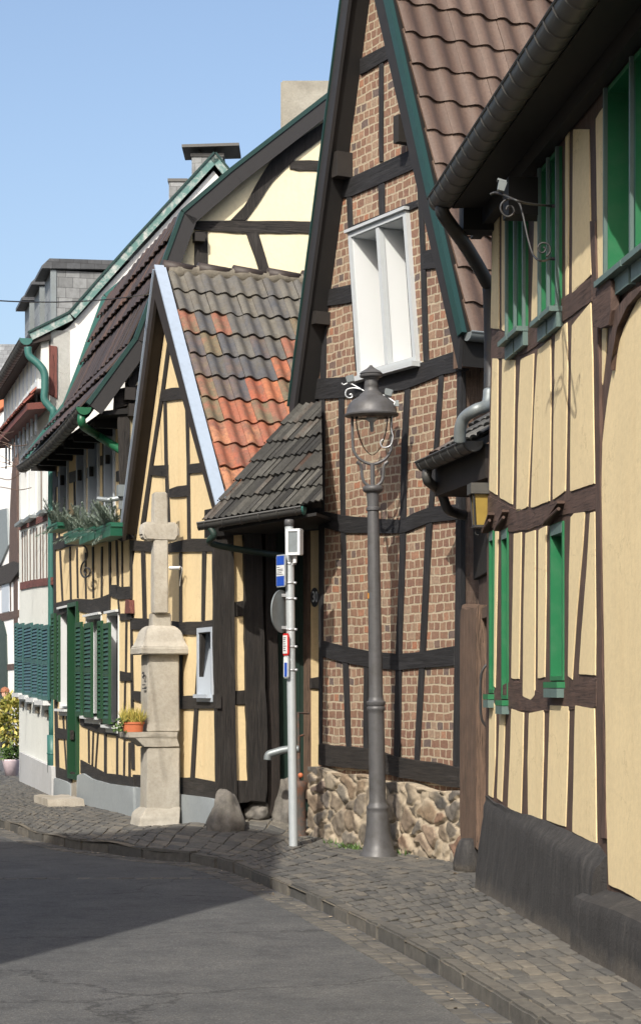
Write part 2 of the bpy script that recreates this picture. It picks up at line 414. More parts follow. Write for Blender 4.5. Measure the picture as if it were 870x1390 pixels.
def asphalt():
    m, nt, b = nodes('asphalt'); co = objco(nt)
    n1 = noise_n(nt, co, 160, 4, .7); n2 = noise_n(nt, co, 1.1, 6, .65); v = N(nt, 'ShaderNodeTexVoronoi'); v.inputs['Scale'].default_value = 110; nt.links.new(co, v.inputs['Vector'])
    k = ramp(nt, n2.outputs[0], [(.3, (.062, .064, .066)), (.7, (.092, .093, .093))])
    sp = ramp(nt, v.outputs['Color'], [(0, (.6, .6, .6)), (.8, (1.15, 1.15, 1.15)), (1, (1.9, 1.85, 1.75))])
    n3 = noise_n(nt, co, 2.2, 5, .7); wv = N(nt, 'ShaderNodeVectorMath', operation='SCALE'); wv.inputs['Scale'].default_value = .55; nt.links.new(n3.outputs['Color'], wv.inputs[0])
    ad = N(nt, 'ShaderNodeVectorMath', operation='ADD'); nt.links.new(co, ad.inputs[0]); nt.links.new(wv.outputs[0], ad.inputs[1])
    cr = N(nt, 'ShaderNodeTexVoronoi', feature='DISTANCE_TO_EDGE'); cr.inputs['Scale'].default_value = .42; nt.links.new(ad.outputs[0], cr.inputs['Vector'])
    ck = ramp(nt, cr.outputs['Distance'], [(0, (.5, .5, .5)), (.004, (.62, .62, .62)), (.009, (1, 1, 1))])
    st = noise_n(nt, co, 3.5, 7, .75); sp2 = ramp(nt, st.outputs[0], [(.3, (.66, .66, .67)), (.48, (1, 1, 1)), (.7, (1.22, 1.2, 1.16))])
    col = mix(nt, 1.0, mix(nt, 1.0, k.outputs[0], sp.outputs[0], 'MULTIPLY'), sp2.outputs[0], 'MULTIPLY')
    col = mix(nt, 1.0, col, ck.outputs[0], 'MULTIPLY')
    nt.links.new(col, b.inputs['Base Color']); b.inputs['Roughness'].default_value = .9
    a = bump(nt, v.outputs['Distance'], b, .5, .006); bump(nt, n1.outputs[0], b, .4, .004, a); return m
def slate_mat(name, c, w=.22, h=.16):
    m, nt, b = nodes(name); co = uvco(nt)
    t = N(nt, 'ShaderNodeTexBrick'); nt.links.new(co, t.inputs['Vector'])
    for k, q in (('Scale', 1), ('Mortar Size', .004), ('Mortar Smooth', .1), ('Brick Width', w), ('Row Height', h)): t.inputs[k].default_value = q
    t.inputs['Color1'].default_value = (*mul(c, .75), 1); t.inputs['Color2'].default_value = (*mul(c, 1.25), 1); t.inputs['Mortar'].default_value = (*mul(c, .3), 1)
    n = noise_n(nt, co, 9, 6, .65)
    nt.links.new(mix(nt, 1.0, t.outputs['Color'], ramp(nt, n.outputs[0], [(.3, (.7, .7, .7)), (.7, (1.2, 1.2, 1.2))]).outputs[0], 'MULTIPLY'), b.inputs['Base Color'])
    b.inputs['Roughness'].default_value = .55; bump(nt, n.outputs[0], b, .4, .01); return m

M = {}
M['yellow'] = plaster('yellow plaster', (.76, .60, .345), (.62, .5, .38))
M['yellowA'] = plaster('pale ochre plaster', (.745, .61, .365), (.62, .54, .45), .3)
M['cream'] = plaster('cream plaster', (.82, .745, .52), (.75, .68, .55), .2)
M['white'] = plaster('white render', (.80, .80, .78), (.8, .78, .75), .12)
M['white2'] = plaster('off white render', (.70, .72, .68), (.68, .66, .62), .3)
M['greyplinth'] = plaster('grey painted plinth', (.27, .30, .315), (.7, .7, .68), .35)
M['palebase'] = plaster('pale grey base', (.46, .47, .48), (.6, .58, .55), .5)
def tarred():
    m, nt, b = nodes('black tarred plinth'); co = objco(nt); g = N(nt, 'ShaderNodeNewGeometry'); sx = N(nt, 'ShaderNodeSeparateXYZ'); nt.links.new(g.outputs['Position'], sx.inputs[0])
    n1 = noise_n(nt, co, 5, 7, .7); n2 = noise_n(nt, co, 34, 6, .72)
    mp = N(nt, 'ShaderNodeMapping'); mp.inputs['Scale'].default_value = (14, 14, 1.3); nt.links.new(co, mp.inputs[0]); n4 = noise_n(nt, mp.outputs[0], 1, 6, .7)
    base = ramp(nt, n4.outputs[0], [(.3, (.017, .016, .017)), (.55, (.034, .033, .033)), (.8, (.075, .07, .066))])
    h = N(nt, 'ShaderNodeMath', operation='MULTIPLY_ADD'); h.inputs[1].default_value = -3.2; h.inputs[2].default_value = .35; nt.links.new(sx.outputs['Z'], h.inputs[0])
    ad = N(nt, 'ShaderNodeMath', operation='ADD'); nt.links.new(h.outputs[0], ad.inputs[0]); nt.links.new(n1.outputs[0], ad.inputs[1])
    mud = ramp(nt, ad.outputs[0], [(.45, (0, 0, 0)), (.95, (.55, .55, .55))])
    nt.links.new(mix(nt, mud.outputs[0], base.outputs[0], (.15, .13, .105)), b.inputs['Base Color']); b.inputs['Roughness'].default_value = .85
    a = bump(nt, n2.outputs[0], b, .8, .012); bump(nt, n1.outputs[0], b, .5, .02, a); return m
M['blackplinth'] = tarred()
M['black'] = timber('black stained timber', (.021, .018, .016))
M['blackB'] = timber('blue black timber', (.014, .014, .016))
M['brown'] = timber('brown painted timber', (.085, .052, .040), .35)
M['dark'] = timber('dark brown boards', (.024, .018, .015), .5)
M['soffit'] = timber('dark shaded eaves boards', (.006, .0055, .0055), .4)  # dark boards, with the eaves' shade put into the base colour
M['oldwood'] = timber('weathered oak', (.13, .085, .06), .5)
M['redbrown'] = timber('red brown timber', (.15, .05, .04), .3)
M['blackflat'] = paint('black painted board', (.022, .021, .022), .55, .2)
M['greydoor'] = timber('brown door boards', (.075, .05, .04), .35)
M['green'] = paint('bright green paint', (.011, .145, .055), .45, .35, (.045, .165, .08))
M['greendk'] = paint('dark green shutter paint', (.010, .055, .022), .45, .15)
M['greendoor'] = paint('green door paint', (.008, .048, .02), .4, .15)
M['gatedoor'] = paint('dull green gate paint', (.016, .036, .028), .5, .2)
M['greygreen'] = paint('grey green sill paint', (.10, .155, .145), .5, .2)
M['teal'] = paint('teal shutter paint', (.024, .095, .09), .45, .15)
M['tealblue'] = paint('blue louvre paint', (.024, .080, .088), .45, .15)
M['tealmetal'] = paint('green gutter paint', (.035, .13, .115), .4, .2)
M['greenpipe'] = paint('green downpipe paint', (.012, .10, .045), .35, .1)
M['verge'] = paint('dark green verge metal', (.012, .042, .037), .4, .15)
M['vergepeel'] = paint('flaking green verge board', (.10, .20, .185), .6, .75, (.48, .49, .47))
M['zinc'] = paint('bright zinc', (.36, .43, .52), .45, .3, (.27, .32, .39), .2)
M['zincdk'] = paint('dark zinc gutter', (.07, .07, .068), .45, .3, (.11, .105, .09), .3)
M['zincmid'] = paint('grey zinc', (.22, .25, .26), .42, .3, (.14, .15, .15), .35)
M['whitepaint'] = paint('white window paint', (.60, .625, .635), .45, .05, (.55, .56, .56))
M['casing'] = paint('pale grey casing paint', (.43, .46, .475), .45, .08)
M['greywin'] = paint('blue grey and shaded white paint', (.42, .47, .53), .5, .1)
M['lamp'] = paint('grey lamp post paint', (.085, .085, .088), .45, .5, (.05, .047, .044), .1, .12)
M['galv'] = paint('galvanised pole', (.46, .50, .52), .42, .3, (.34, .38, .40), .3)
M['steel'] = paint('silver metal', (.5, .52, .54), .35, .2, None, .5)
M['iron'] = paint('wrought iron', (.03, .032, .034), .5, .3, (.07, .045, .03), .2)
M['rust'] = paint('rusty cast iron', (.06, .055, .05), .7, .5, (.22, .075, .03), .1)
M['blue'] = plain('sign blue', (.015, .075, .42), .35)
M['red'] = plain('sign red', (.55, .02, .02), .4)
M['signwhite'] = plain('sign white', (.72, .74, .74), .4)
M['ink'] = plain('sign ink', (.04, .04, .045), .6)
M['terracotta'] = plain('terracotta', (.50, .145, .06), .7)
M['boxgreen'] = paint('green plastic trough', (.010, .10, .06), .4, .1)
M['pink'] = plain('pale pink pot', (.74, .62, .68), .5)
M['soil'] = plain('soil', (.03, .022, .016), .95)
M['amber'] = plain('amber lantern glass', (.30, .21, .05), .3)
M['sticker'] = plain('orange sticker', (.75, .32, .02), .5)
def glass_mat():
    m, nt, b = nodes('window glass'); b.inputs['Base Color'].default_value = (.02, .024, .028, 1); b.inputs['Roughness'].default_value = .06; b.inputs['Specular IOR Level'].default_value = .8; return m
M['glass'] = glass_mat()
def clear_glass():
    m, nt, b = nodes('clear lamp glass'); out = nt.nodes['Material Output']
    tr = N(nt, 'ShaderNodeBsdfTransparent'); tr.inputs[0].default_value = (.9, .92, .92, 1)
    gl = N(nt, 'ShaderNodeBsdfGlossy'); gl.inputs['Roughness'].default_value = .06
    lw = N(nt, 'ShaderNodeLayerWeight'); lw.inputs[0].default_value = .08
    mx = N(nt, 'ShaderNodeMixShader'); nt.links.new(lw.outputs['Fresnel'], mx.inputs[0]); nt.links.new(tr.outputs[0], mx.inputs[1]); nt.links.new(gl.outputs[0], mx.inputs[2])
    nt.links.new(mx.outputs[0], out.inputs[0]); return m
M['clear'] = clear_glass()
M['brick'] = brick_mat()
M['rubble'] = attr_stone('rubble stone', [(0, (.08, .077, .073)), (.2, (.17, .145, .115)), (.42, (.22, .16, .105)), (.6, (.11, .10, .093)), (.8, (.22, .20, .16)), (.93, (.20, .115, .075)), (1, (.09, .085, .085))], (.36, .30, .22))
M['sett'] = attr_stone('basalt setts', [(0, (.075, .076, .076)), (.35, (.098, .098, .095)), (.7, (.118, .115, .107)), (1, (.15, .14, .122))], None, .45, 40)
M['joint'] = plain('sandy joints', (.15, .13, .098), .95)
M['kerb'] = attr_stone('kerb basalt', [(0, (.07, .07, .068)), (.5, (.098, .095, .088)), (1, (.13, .122, .108))], None, .5, 25)
M['asphalt'] = asphalt()
M['earth'] = stone('far ground', (.12, .115, .1), (.2, .19, .17), .6)
M['sand'] = stone('weathered sandstone', (.345, .325, .285), (.465, .445, .40), 3.2)
M['rock'] = stone('basalt boulder', (.08, .077, .073), (.22, .205, .185), 6)
M['concrete'] = stone('pebbledash concrete', (.25, .24, .21), (.35, .34, .30), 4)
M['step'] = stone('stone doorstep', (.30, .275, .235), (.42, .39, .34), 5)
M['tileB'] = tile_mat('brown pantile', [(0, (.086, .054, .039)), (.5, (.106, .069, .051)), (1, (.13, .088, .067))], .55, (.10, .075, .06), .35)
M['tileD2'] = tile_mat('dark brown tile', [(0, (.040, .029, .024)), (.6, (.058, .041, .034)), (.9, (.078, .05, .038)), (1, (.11, .06, .038))], .55, (.04, .034, .03), .45)
M['tileD1'] = tile_mat('old orange and grey pantile', [(0, (.135, .127, .108)), (.14, (.10, .097, .092)), (.24, (.068, .071, .082)), (.34, (.12, .09, .082)), (.42, (.15, .125, .075)), (.5, (.25, .105, .07)), (.6, (.28, .095, .055)), (.72, (.37, .135, .065)), (.85, (.42, .19, .10)), (.93, (.21, .085, .06)), (1, (.33, .095, .05))], .75, (.10, .085, .06), .85)
M['tileC'] = tile_mat('mossy grey tile', [(0, (.036, .037, .038)), (.3, (.062, .062, .062)), (.6, (.10, .099, .093)), (.88, (.17, .165, .15)), (1, (.10, .065, .052))], .8, (.055, .055, .046), .55)
M['tilered'] = tile_mat('red clay tile', [(0, (.15, .045, .035)), (1, (.27, .085, .055))], .7, (.06, .04, .03), .3)
M['slate'] = slate_mat('grey slate', (.19, .20, .205))
M['slatedk'] = slate_mat('dark slate', (.06, .064, .07))
M['mortar'] = stone('ridge mortar', (.11, .10, .08), (.22, .20, .165), 11)
def leaf(name, c1, c2):
    m, nt, b = nodes(name); at = N(nt, 'ShaderNodeAttribute', attribute_name='rnd'); k = ramp(nt, at.outputs['Fac'], [(0, c1), (1, c2)])
    nt.links.new(k.outputs[0], b.inputs['Base Color']); b.inputs['Roughness'].default_value = .55; return m
M['fir'] = leaf('blue green fir needles', (.09, .13, .105), (.30, .36, .30))
M['yleaf'] = leaf('variegated leaves', (.10, .14, .02), (.62, .52, .14))
M['gleaf'] = leaf('green leaves', (.03, .07, .015), (.10, .17, .04))
M['heather'] = leaf('yellow heather', (.22, .24, .05), (.55, .42, .10))
# ------------------------------------------------------------------ the street line
WA = Wall(1.3215, 16, .105, -.9945, -.9945, -.105)
WBs = Wall(-.154, 20.8, .483, -.8757, -.8757, -.483)            # rubble base face
WB = Wall(*(WBs.p - WBs.n * .11).xy, .483, -.8757, -.8757, -.483)   # brick face
W1 = Wall(-2.35, 24.4, .342, -.9397, -.9397, -.342)
W2 = Wall(-4.0, 29.8, .292, -.9564, -.9564, -.292)
G2 = Wall(-2.35, 24.4, .9564, .292, .292, -.9564)               # gable end of the long house
WC = Wall(-1.112, 20.93, .902, .431, .431, -.902)                 # gateway front
WW = Wall(-4.1, 30.2, .2467, -.969, -.969, -.2467)
GW = Wall(-4.1, 30.2, .969, .2467, .2467, -.969)

# ================================================================== nearest house, right
A = thing('half_timbered_house', WA.p, 'pale ochre house with brown timbers, bright green windows and tall black base', 'house')
def c3(x, y): return (560 + x / 2.806, y / 2.806)
def c4(x, y): return (560 + x / 2.806, 380 + y / 2.806)
def c5(x, y): return (560 + x / 2.806, 680 + y / 2.806)
def c6(x, y): return (600 + x / 3.222, 950 + y / 3.222)
def c7(x, y): return (660 + x / 4.143, 160 + y / 4.143)
def L(f, *q): return [f(*p) for p in q]
zt = 5.5
sa = lambda px, py: WA.sz(px, py)
a0 = sa(659, 1080)[0]
outer = [(a0 - .02, .15), (10.2, .15), (10.2, zt), (sa(668, 300)[0] - .02, zt), (sa(667, 480)[0] - .02, sa(667, 480)[1]), (sa(662, 690)[0] - .02, sa(662, 690)[1])]
winA = []   # (left px, right px, top px, bottom px) measured on the facade
def rectA(x0, x1, y0, y1):
    p = WA.sz(x0, (y0 + y1) / 2, .02)[0] + .015; q = sa(x1, (y0 + y1) / 2)[0]; xm = (x0 + x1) / 2
    return (p, sa(xm, y1)[1], q, sa(xm, y0)[1])
lows = [rectA(661.3, 671.2, 722, 941), rectA(678, 690.5, 719, 949), rectA(744, 766, 711, 924)]
ups = [rectA(688.5, 717, 190, 455), rectA(733, 763, 150, 428), rectA(822.5, 905, 20, 352)]
ups = [(r[0], r[1], r[2], min(r[3], 5.22)) for r in ups]
holes = [[(r[0], r[1]), (r[2], r[1]), (r[2], r[3]), (r[0], r[3])] for r in lows + ups]
holed('timber_frame', WA, outer, holes, .3, M['brown'], A)
def panelA(pts, off=.008, **k):
    cx_ = sum(p[0] for p in pts) / len(pts); pts = [(x - 2.2 if x > cx_ else x + .3, y) for x, y in pts]
    slab('plaster_panel', WA, pts, off, .03, M['yellowA'], A, amp=.0045, step=.06, bevel=.004, seg=1, **k)
for pts in (
    L(c7, (37, 400), (78, 400), (78, 1188), (22, 1180)), L(c7, (84, 400), (118, 400), (120, 1202), (84, 1190)),
    L(c7, (270, 500), (302, 250), (303, 1150), (250, 1168)),
    L(c7, (442, 60), (472, 60), (466, 995), (443, 1005)), L(c7, (486, 60), (584, 60), (597, 880), (480, 985)),
    L(c7, (613, 0), (662, -60), (690, 900), (627, 942)),
    L(c4, (302, 297), (330, 297), (326, 818), (290, 800)), L(c4, (340, 300), (395, 305), (390, 600), (385, 855), (330, 828)),
    L(c4, (410, 300), (466, 280), (460, 480), (443, 865), (393, 885), (400, 500)),
    L(c4, (475, 265), (530, 225), (531, 500), (526, 842), (448, 868), (462, 480)),
    L(c4, (541, 205), (592, 160), (595, 330), (586, 805), (532, 838), (536, 500)),
    L(c4, (605, 170), (683, 85), (690, 300), (697, 775), (598, 805), (601, 400)),
    L(c4, (721, 185), (745, 180), (742, 260), (720, 400)),
    L(c5, (313, 105), (331, 100), (319, 712), (307, 708)), L(c5, (384, 125), (419, 120), (414, 420), (410, 680), (374, 676)),
    L(c5, (428, 122), (472, 112), (470, 740), (455, 760), (418, 745), (421, 400)),
    L(c5, (478, 110), (514, 95), (512, 400), (508, 672), (475, 678)),
    L(c5, (600, 60), (620, 45), (660, 42), (653, 150), (627, 450), (605, 680), (590, 668), (594, 300)),
    L(c5, (681, 45), (699, 42), (702, 400), (700, 665), (632, 660), (642, 500), (662, 250)),
    L(c6, (205, 5), (221, 2), (239, 25), (238, 250), (227, 430), (201, 420)),
    L(c6, (250, 50), (281, 50), (275, 250), (266, 448), (238, 432), (246, 200)),
    L(c6, (301, 40), (362, 57), (358, 250), (350, 500), (285, 472), (295, 250)),
    L(c6, (378, 62), (450, 45), (448, 250), (440, 525), (374, 505), (373, 250)),
    L(c6, (470, 25), (560, 30), (555, 250), (545, 558), (455, 530), (462, 250)),
    L(c6, (580, 25), (671, 40), (676, 300), (681, 632), (568, 580), (575, 250)),
): panelA(pts)
# the wide plain infill next to the curved brace runs on out of the picture
big = L(c4, (960, -20), (870, 52), (805, 180), (768, 300), (742, 450), (722, 620), (719, 800), (722, 954)) + L(c5, (735, 898),) + L(c6, (718, 500), (728, 808), (870, 885))
bp = [WA.sz(*p, .013) for p in big]; aN = 7.2
bp = [(aN, bp[0][1] + .1)] + bp + [(aN, bp[-1][1] - .05)]
slab('plaster_panel', WA, bp, .013, .03, M['yellowA'], A, amp=.008, step=.1, bevel=.004, seg=1, px=False)
slab('plaster_panel', WA, [(7.4, .6), (9.6, .6), (9.6, 4.6), (7.4, 4.6)], .035, .06, M['yellowA'], A, amp=.01, bevel=.004, seg=1, px=False)
wa3 = ups[2][2] + .16; zb3 = ups[2][1]
for k in range(4):
    q0 = wa3 + k * .95; slab('plaster_panel', WA, [(q0, zb3 + .02), (q0 + .8, zb3 + .03), (q0 + .82, 5.2), (q0 + .01, 5.2)], .011, .03, M['yellowA'], A, amp=.005, bevel=.004, seg=1, px=False)
# heavier timbers that stand out from the frame
rail(WA, [(804, 398, 443), (815, 384, 445), (826, 377, 441), (829, 382, 420)], M['brown'], A, off=.07, amp=.006)
slab('curved_brace', WA, L(c7, (870, 935), (800, 985), (720, 1080), (695, 1140), (680, 1326), (697, 1420), (706, 1326), (735, 1170), (790, 1050), (870, 975)), .045, .08, M['brown'], A, amp=.004, bevel=.01)
rail(WA, [(667, 447, 486), (690, 452, 487), (715, 443, 478), (740, 425, 459), (765, 403, 435), (803, 375, 408)], M['brown'], A, off=.008, amp=.01)
rail(WA, [(661, 672, 716), (690, 688, 722), (720, 694, 718), (760, 681, 700), (808, 660, 692)], M['brown'], A, off=.008, amp=.01)
rail(WA, [(663, 940, 958), (700, 923, 965), (740, 944, 966), (809, 920, 961)], M['brown'], A, off=.006, amp=.01)
post(WA, [(300, 800, 807), (500, 808, 813), (690, 808, 815), (900, 810, 817), (1140, 815, 822)], M['brown'], A, off=.02)
# windows
for r in lows:
    f = lining('window', WA, r, .17, .012, .028, M['green'], M['glass'], A)
    bm = bmesh.new(); b_box(bm, WA.w((r[0] + r[2]) / 2, r[1] - .03, .02), WA.t, WA.n, UP, r[2] - r[0] + .03, .07, .04); from_bm('sill', bm, M['green'], f)
    bm = bmesh.new(); b_box(bm, WA.w((r[0] + r[2]) / 2, r[1] - .085, .02), WA.t, WA.n, UP, r[2] - r[0] + .02, .07, .06); from_bm('sill_board', bm, M['greygreen'], f)
    bm = bmesh.new(); b_box(bm, WA.w((r[0] + r[2]) / 2, r[3] - .04, -.03), WA.t, WA.n, UP, r[2] - r[0] - .06, .09, .07); from_bm('head_board', bm, M['greygreen'], f)
    bm = bmesh.new(); pts = [WA.w(r[0] - .06, r[3] + .015, .05), WA.w(r[2] + .05, r[3] + .075, .05)]; 
    b_tube(bm, pts, .012, 8); b_box(bm, WA.w((r[0] + r[2]) / 2, r[3] + .065, .03), (WA.t + UP * .09 / (r[2] - r[0])).normalized(), WA.n, UP, r[2] - r[0] + .1, .06, .018)
    from_bm('drip_hood', bm, M['brown'], f)
for r in ups:
    f = lining('window', WA, r, .16, .02, .03, M['green'], M['glass'], A, frame_mat=M['green'], mull=1)
    a0_, a1_ = r[0], r[2]; mid = (a0_ + a1_) / 2
    for q in (a0_ + .012, mid, a1_ - .012):          # pale casing edges of each leaf
        bm = bmesh.new(); b_box(bm, WA.w(q, (r[1] + r[3]) / 2, .032), WA.t, WA.n, UP, .03, .022, r[3] - r[1]); from_bm('casing', bm, M['greygreen'], f)
    for q0, q1 in ((a0_ - .02, mid - .012), (mid + .012, a1_ + .03)):
        bm = bmesh.new(); b_box(bm, WA.w((q0 + q1) / 2, r[1] - .02, .05), WA.t, WA.n, UP, q1 - q0, .09, .035)
        b_box(bm, WA.w((q0 + q1) / 2 + .01, r[1] - .09, .02), WA.t, WA.n, UP, q1 - q0 - .03, .05, .10); from_bm('sill', bm, M['greygreen'], f)
# tarred base: battered, with a sloping ledge, in two steps
def plinth(name, wall, st, mat, parent):
    """stations: (a, wall junction z, ledge out, ledge z, foot out)"""
    bm = bmesh.new(); rows = []
    fine = []
    for p, q in zip(st, st[1:]):
        for k in range(8): fine.append([x + (y - x) * k / 8 for x, y in zip(p, q)])
    fine.append(list(st[-1]))
    for a, zw, lo, lz, fo in fine:
        w1 = noise.noise(V((a * 3, .3, 0))) * .02; w2 = noise.noise(V((a * 5, 4, 0))) * .012
        pr = [(-.1, zw + .02), (.015, zw + w1), (lo * .6, (zw * .4 + lz * .6) + w1), (lo + w2, lz + w1 * .5), (lo + .018 + w2, lz - .04)]
        for k in range(1, 9): pr.append((lo + .018 + (fo - lo - .018) * k / 8 + noise.noise(V((a * 4, k * .7, 9))) * .012, (lz - .04) * (1 - k / 8) - .03 * k / 8))
        pr.append((-.1, -.03))
        rows.append([bm.verts.new(wall.w(a, z, o)) for o, z in pr])
    n = len(rows[0])
    for P, Q in zip(rows, rows[1:]):
        for i in range(n - 1): bm.faces.new((P[i], P[i + 1], Q[i + 1], Q[i]))
    bm.faces.new(rows[0][::-1]); bm.faces.new(rows[-1])
    o = from_bm(name, bm, mat, parent, True); sharp(o, 42); return o
stA = []
for (x, y), lo in zip(L(c6, (195, 425), (285, 475), (375, 507), (455, 535), (565, 578), (680, 635), (722, 690)), (.008, .02, .055, .07, .09, .09, .07)):
    a, z = sa(x, y); stA.append((a, z, lo, z - .03 - lo * .5, .10 + lo * .4))
e = stA[-1]
plinth('plinth', WA, stA, M['blackplinth'], A)
za = sa(*c6(728, 808))[1]; zb = sa(*c6(870, 885))[1]; aa = sa(*c6(700, 800))[0]; ab = sa(*c6(870, 885))[0]
sl = (zb - za) / (ab - aa)
plinth('plinth', WA, [(aa - .05, za - .04, .16, za - .10, .19), (ab, zb, .16, zb - .05, .19), (10.2, zb + .02, .16, zb - .03, .19)], M['blackplinth'], A)
# roof, soffit, gutter
GO = .38
g0 = WA.at(598, 270, GO + .06); gz0 = g0.z; ga0 = (g0 - WA.p).dot(WA.t)
def wa(a, z, o): return WA.w(a, z, o)
a_end = ga0 - .02
pr = [(GO - .02, gz0 - .04), (GO - .02, gz0 + .02), (-3.0, 9.0), (-3.2, 8.9), (-.35, 5.66), (-.05, 5.44)]
prism('roof', [wa(a_end, z, o) for o, z in pr], WA.t * 10.6, M['tileB'], A)
prism('soffit', [wa(a_end + .02, z, o) for o, z in ((GO - .03, gz0 - .04), (-.06, 5.40), (-.06, 5.37), (GO - .03, gz0 - .07))], WA.t * 10.5, M['soffit'], A)
prism('wall_plate', [wa(-.1, z, o) for o, z in ((.015, 5.24), (.10, 5.24), (.10, 5.42), (.015, 5.42))], WA.t * 10.4, M['soffit'], A)
for px, py in ((655, 293), (719, 270)):
    q = WA.at(px, py, .08); bm = bmesh.new(); b_box(bm, q, WA.t, WA.n, UP, .2, .34, .26); from_bm('beam_end', bm, M['soffit'], A)
g1 = WA.w(10.3, g0.z, GO + .06); g0 = WA.w((g0 - WA.p).dot(WA.t), g0.z, GO + .06)
gA = gutter('gutter', g0, g1, .105, M['zincdk'], A, WA.n, .24)
bm = bmesh.new()
e0 = g0 + WA.t * .10 - UP * .08
k0 = at_depth(664, 388, 16.25)
b_tube(bm, smooth_path([e0, e0 - UP * .07 + V((.01, 0, 0)), e0.lerp(k0, .5), e0.lerp(k0, .92), k0 - UP * .05, at_depth(666, 470, 16.25), at_depth(665, 535, 16.15)], 5), .055, 12)
from_bm('downpipe', bm, M['iron'], gA, True)
bm = bmesh.new(); b_tube(bm, smooth_path([at_depth(664, 530, 16.15), at_depth(661, 549, 16.1), at_depth(646, 556, 16.05), at_depth(631, 566, 16.15), at_depth(625, 580, 16.2), at_depth(624, 600, 16.25)], 6), .05, 12)
from_bm('drain_elbow', bm, M['zincmid'], gA, True)

# wrought bracket with a small lamp on the nearest house
def bracket(name, wall, pts_px, curl, box, mat, label, cat, off0=.05):
    t = thing(name, wall.at(*pts_px[-1], .05), label, cat); return t
Bk = thing('wrought_bracket', WA.at(748, 285, .03), 'thin scrolled iron bracket with a small floodlight under the dark eaves of the ochre house', 'bracket')
bend = WA.at(748, 279, .06)
def kb(x, y, o): return WA.at(*c7(x, y), o)
bm = bmesh.new(); 
arm = [bend, bend + WA.n * .2 + UP * .06 - WA.t * .1, bend + WA.n * .34 + UP * .12 - WA.t * .22]
tip = at_depth(*c7(22, 428), 12.4); foot = WA.at(*c7(360, 790), .05)
b_tube(bm, smooth_path([bend, at_depth(*c7(210, 475), 12.2), at_depth(*c7(100, 432), 12.3), at_depth(*c7(50, 418), 12.4), tip], 6), .008, 6)
b_tube(bm, smooth_path([foot, at_depth(*c7(310, 803), 12.0), at_depth(*c7(265, 770), 12.1), at_depth(*c7(235, 680), 12.15), at_depth(*c7(205, 540), 12.2), at_depth(*c7(180, 470), 12.25), at_depth(*c7(130, 453), 12.3), at_depth(*c7(90, 475), 12.3), at_depth(*c7(80, 510), 12.3), at_depth(*c7(100, 545), 12.3), at_depth(*c7(130, 552), 12.3), at_depth(*c7(155, 530), 12.3), at_depth(*c7(148, 500), 12.3), at_depth(*c7(120, 495), 12.3), at_depth(*c7(112, 515), 12.3)], 5), .007, 6)
cc = at_depth(*c7(318, 735), 12.0); b_tube(bm, scroll(cc, V((1, 0, 0)), UP, .05, 1.4, 36, -1.2), .006, 5)
b_tube(bm, [foot, foot - WA.n * .06], .012, 6); b_tube(bm, [bend, bend - WA.n * .07], .012, 6)
from_bm('scroll', bm, M['iron'], Bk, True)
bm = bmesh.new(); q = at_depth(*c7(86, 385), 12.3); b_box(bm, q, V((.96, .1, -.25)).normalized(), V((0, 1, 0)), V((.25, 0, .96)), .042, .05, .055, 1.25); b_box(bm, q + UP * .035, V((.96, .1, -.25)).normalized(), V((0, 1, 0)), V((.25, 0, .96)), .058, .06, .01)
from_bm('floodlight', bm, M['zincmid'], Bk)

# ================================================================== narrow brick house
B = thing('brick_house', WB.p, 'narrow brick house with black timbers and steep gable behind the street lamp', 'house')
def d7(x, y): return (400 + x / 2.674, y / 2.674)
OVB = .22
sb = lambda px, py, o=OVB: WB.sz(px, py, o)
r0, r1 = sb(529, 0), sb(620, 411); l0, l1 = sb(468.5, 0), sb(397, 552)
def isect(p, q, r, s):
    d = (p[0] - q[0]) * (r[1] - s[1]) - (p[1] - q[1]) * (r[0] - s[0])
    x = ((p[0] * q[1] - p[1] * q[0]) * (r[0] - s[0]) - (p[0] - q[0]) * (r[0] * s[1] - r[1] * s[0])) / d
    y = ((p[0] * q[1] - p[1] * q[0]) * (r[1] - s[1]) - (p[1] - q[1]) * (r[0] * s[1] - r[1] * s[0])) / d
    return (x, y)
apB = isect(r0, r1, l0, l1)
mR = (r1[1] - apB[1]) / (r1[0] - apB[0]); mL = (l1[1] - apB[1]) / (l1[0] - apB[0])
bl = sb(432.5, 1045, 0)[0]; br = sb(626, 1060, 0)[0]; zlo = .55
def roofz(a): return apB[1] + (mR if a > apB[0] else mL) * (a - apB[0])
dz = .22
wq = [WB.sz(*d7(x, y)) for x, y in ((207, 850), (418, 757), (455, 1325), (243, 1362))]
wr = ((wq[0][0] + wq[3][0]) / 2, (wq[2][1] + wq[3][1]) / 2, (wq[1][0] + wq[2][0]) / 2, (wq[0][1] + wq[1][1]) / 2)
lnB = ((wq[0][0] - wq[3][0]) + (wq[1][0] - wq[2][0])) / 2 / (wr[3] - wr[1]); dl = lnB * (wr[3] - wr[1]) / 2
rr = apB[0]
outerB = [(bl, zlo), (br, zlo), (br, roofz(br) - dz), (rr, apB[1] - dz * 1.6), (bl, roofz(bl) - dz)]
holed('brick_wall', WB, outerB, [[(wr[0] - dl, wr[1]), (wr[2] - dl, wr[1]), (wr[2] + dl, wr[3]), (wr[0] + dl, wr[3])]], .35, M['brick'], B)
wf = lining('window', WB, wr, .02, .05, .055, M['casing'], M['glass'], B, gl=False, lean=lnB, mull=1)
wi_ = (wr[0] + .03, wr[1] + .03, wr[2] - .03, wr[3] - .03)
lining('reveal', WB, wi_, .27, .028, .03, M['whitepaint'], M['glass'], wf, lean=lnB, mull=1)
bm = bmesh.new(); b_box(bm, WB.w((wr[0] + wr[2]) / 2 - dl, wr[1] - .02, .04), WB.t, WB.n, UP, wr[2] - wr[0] + .06, .14, .05); from_bm('sill', bm, M['casing'], wf)
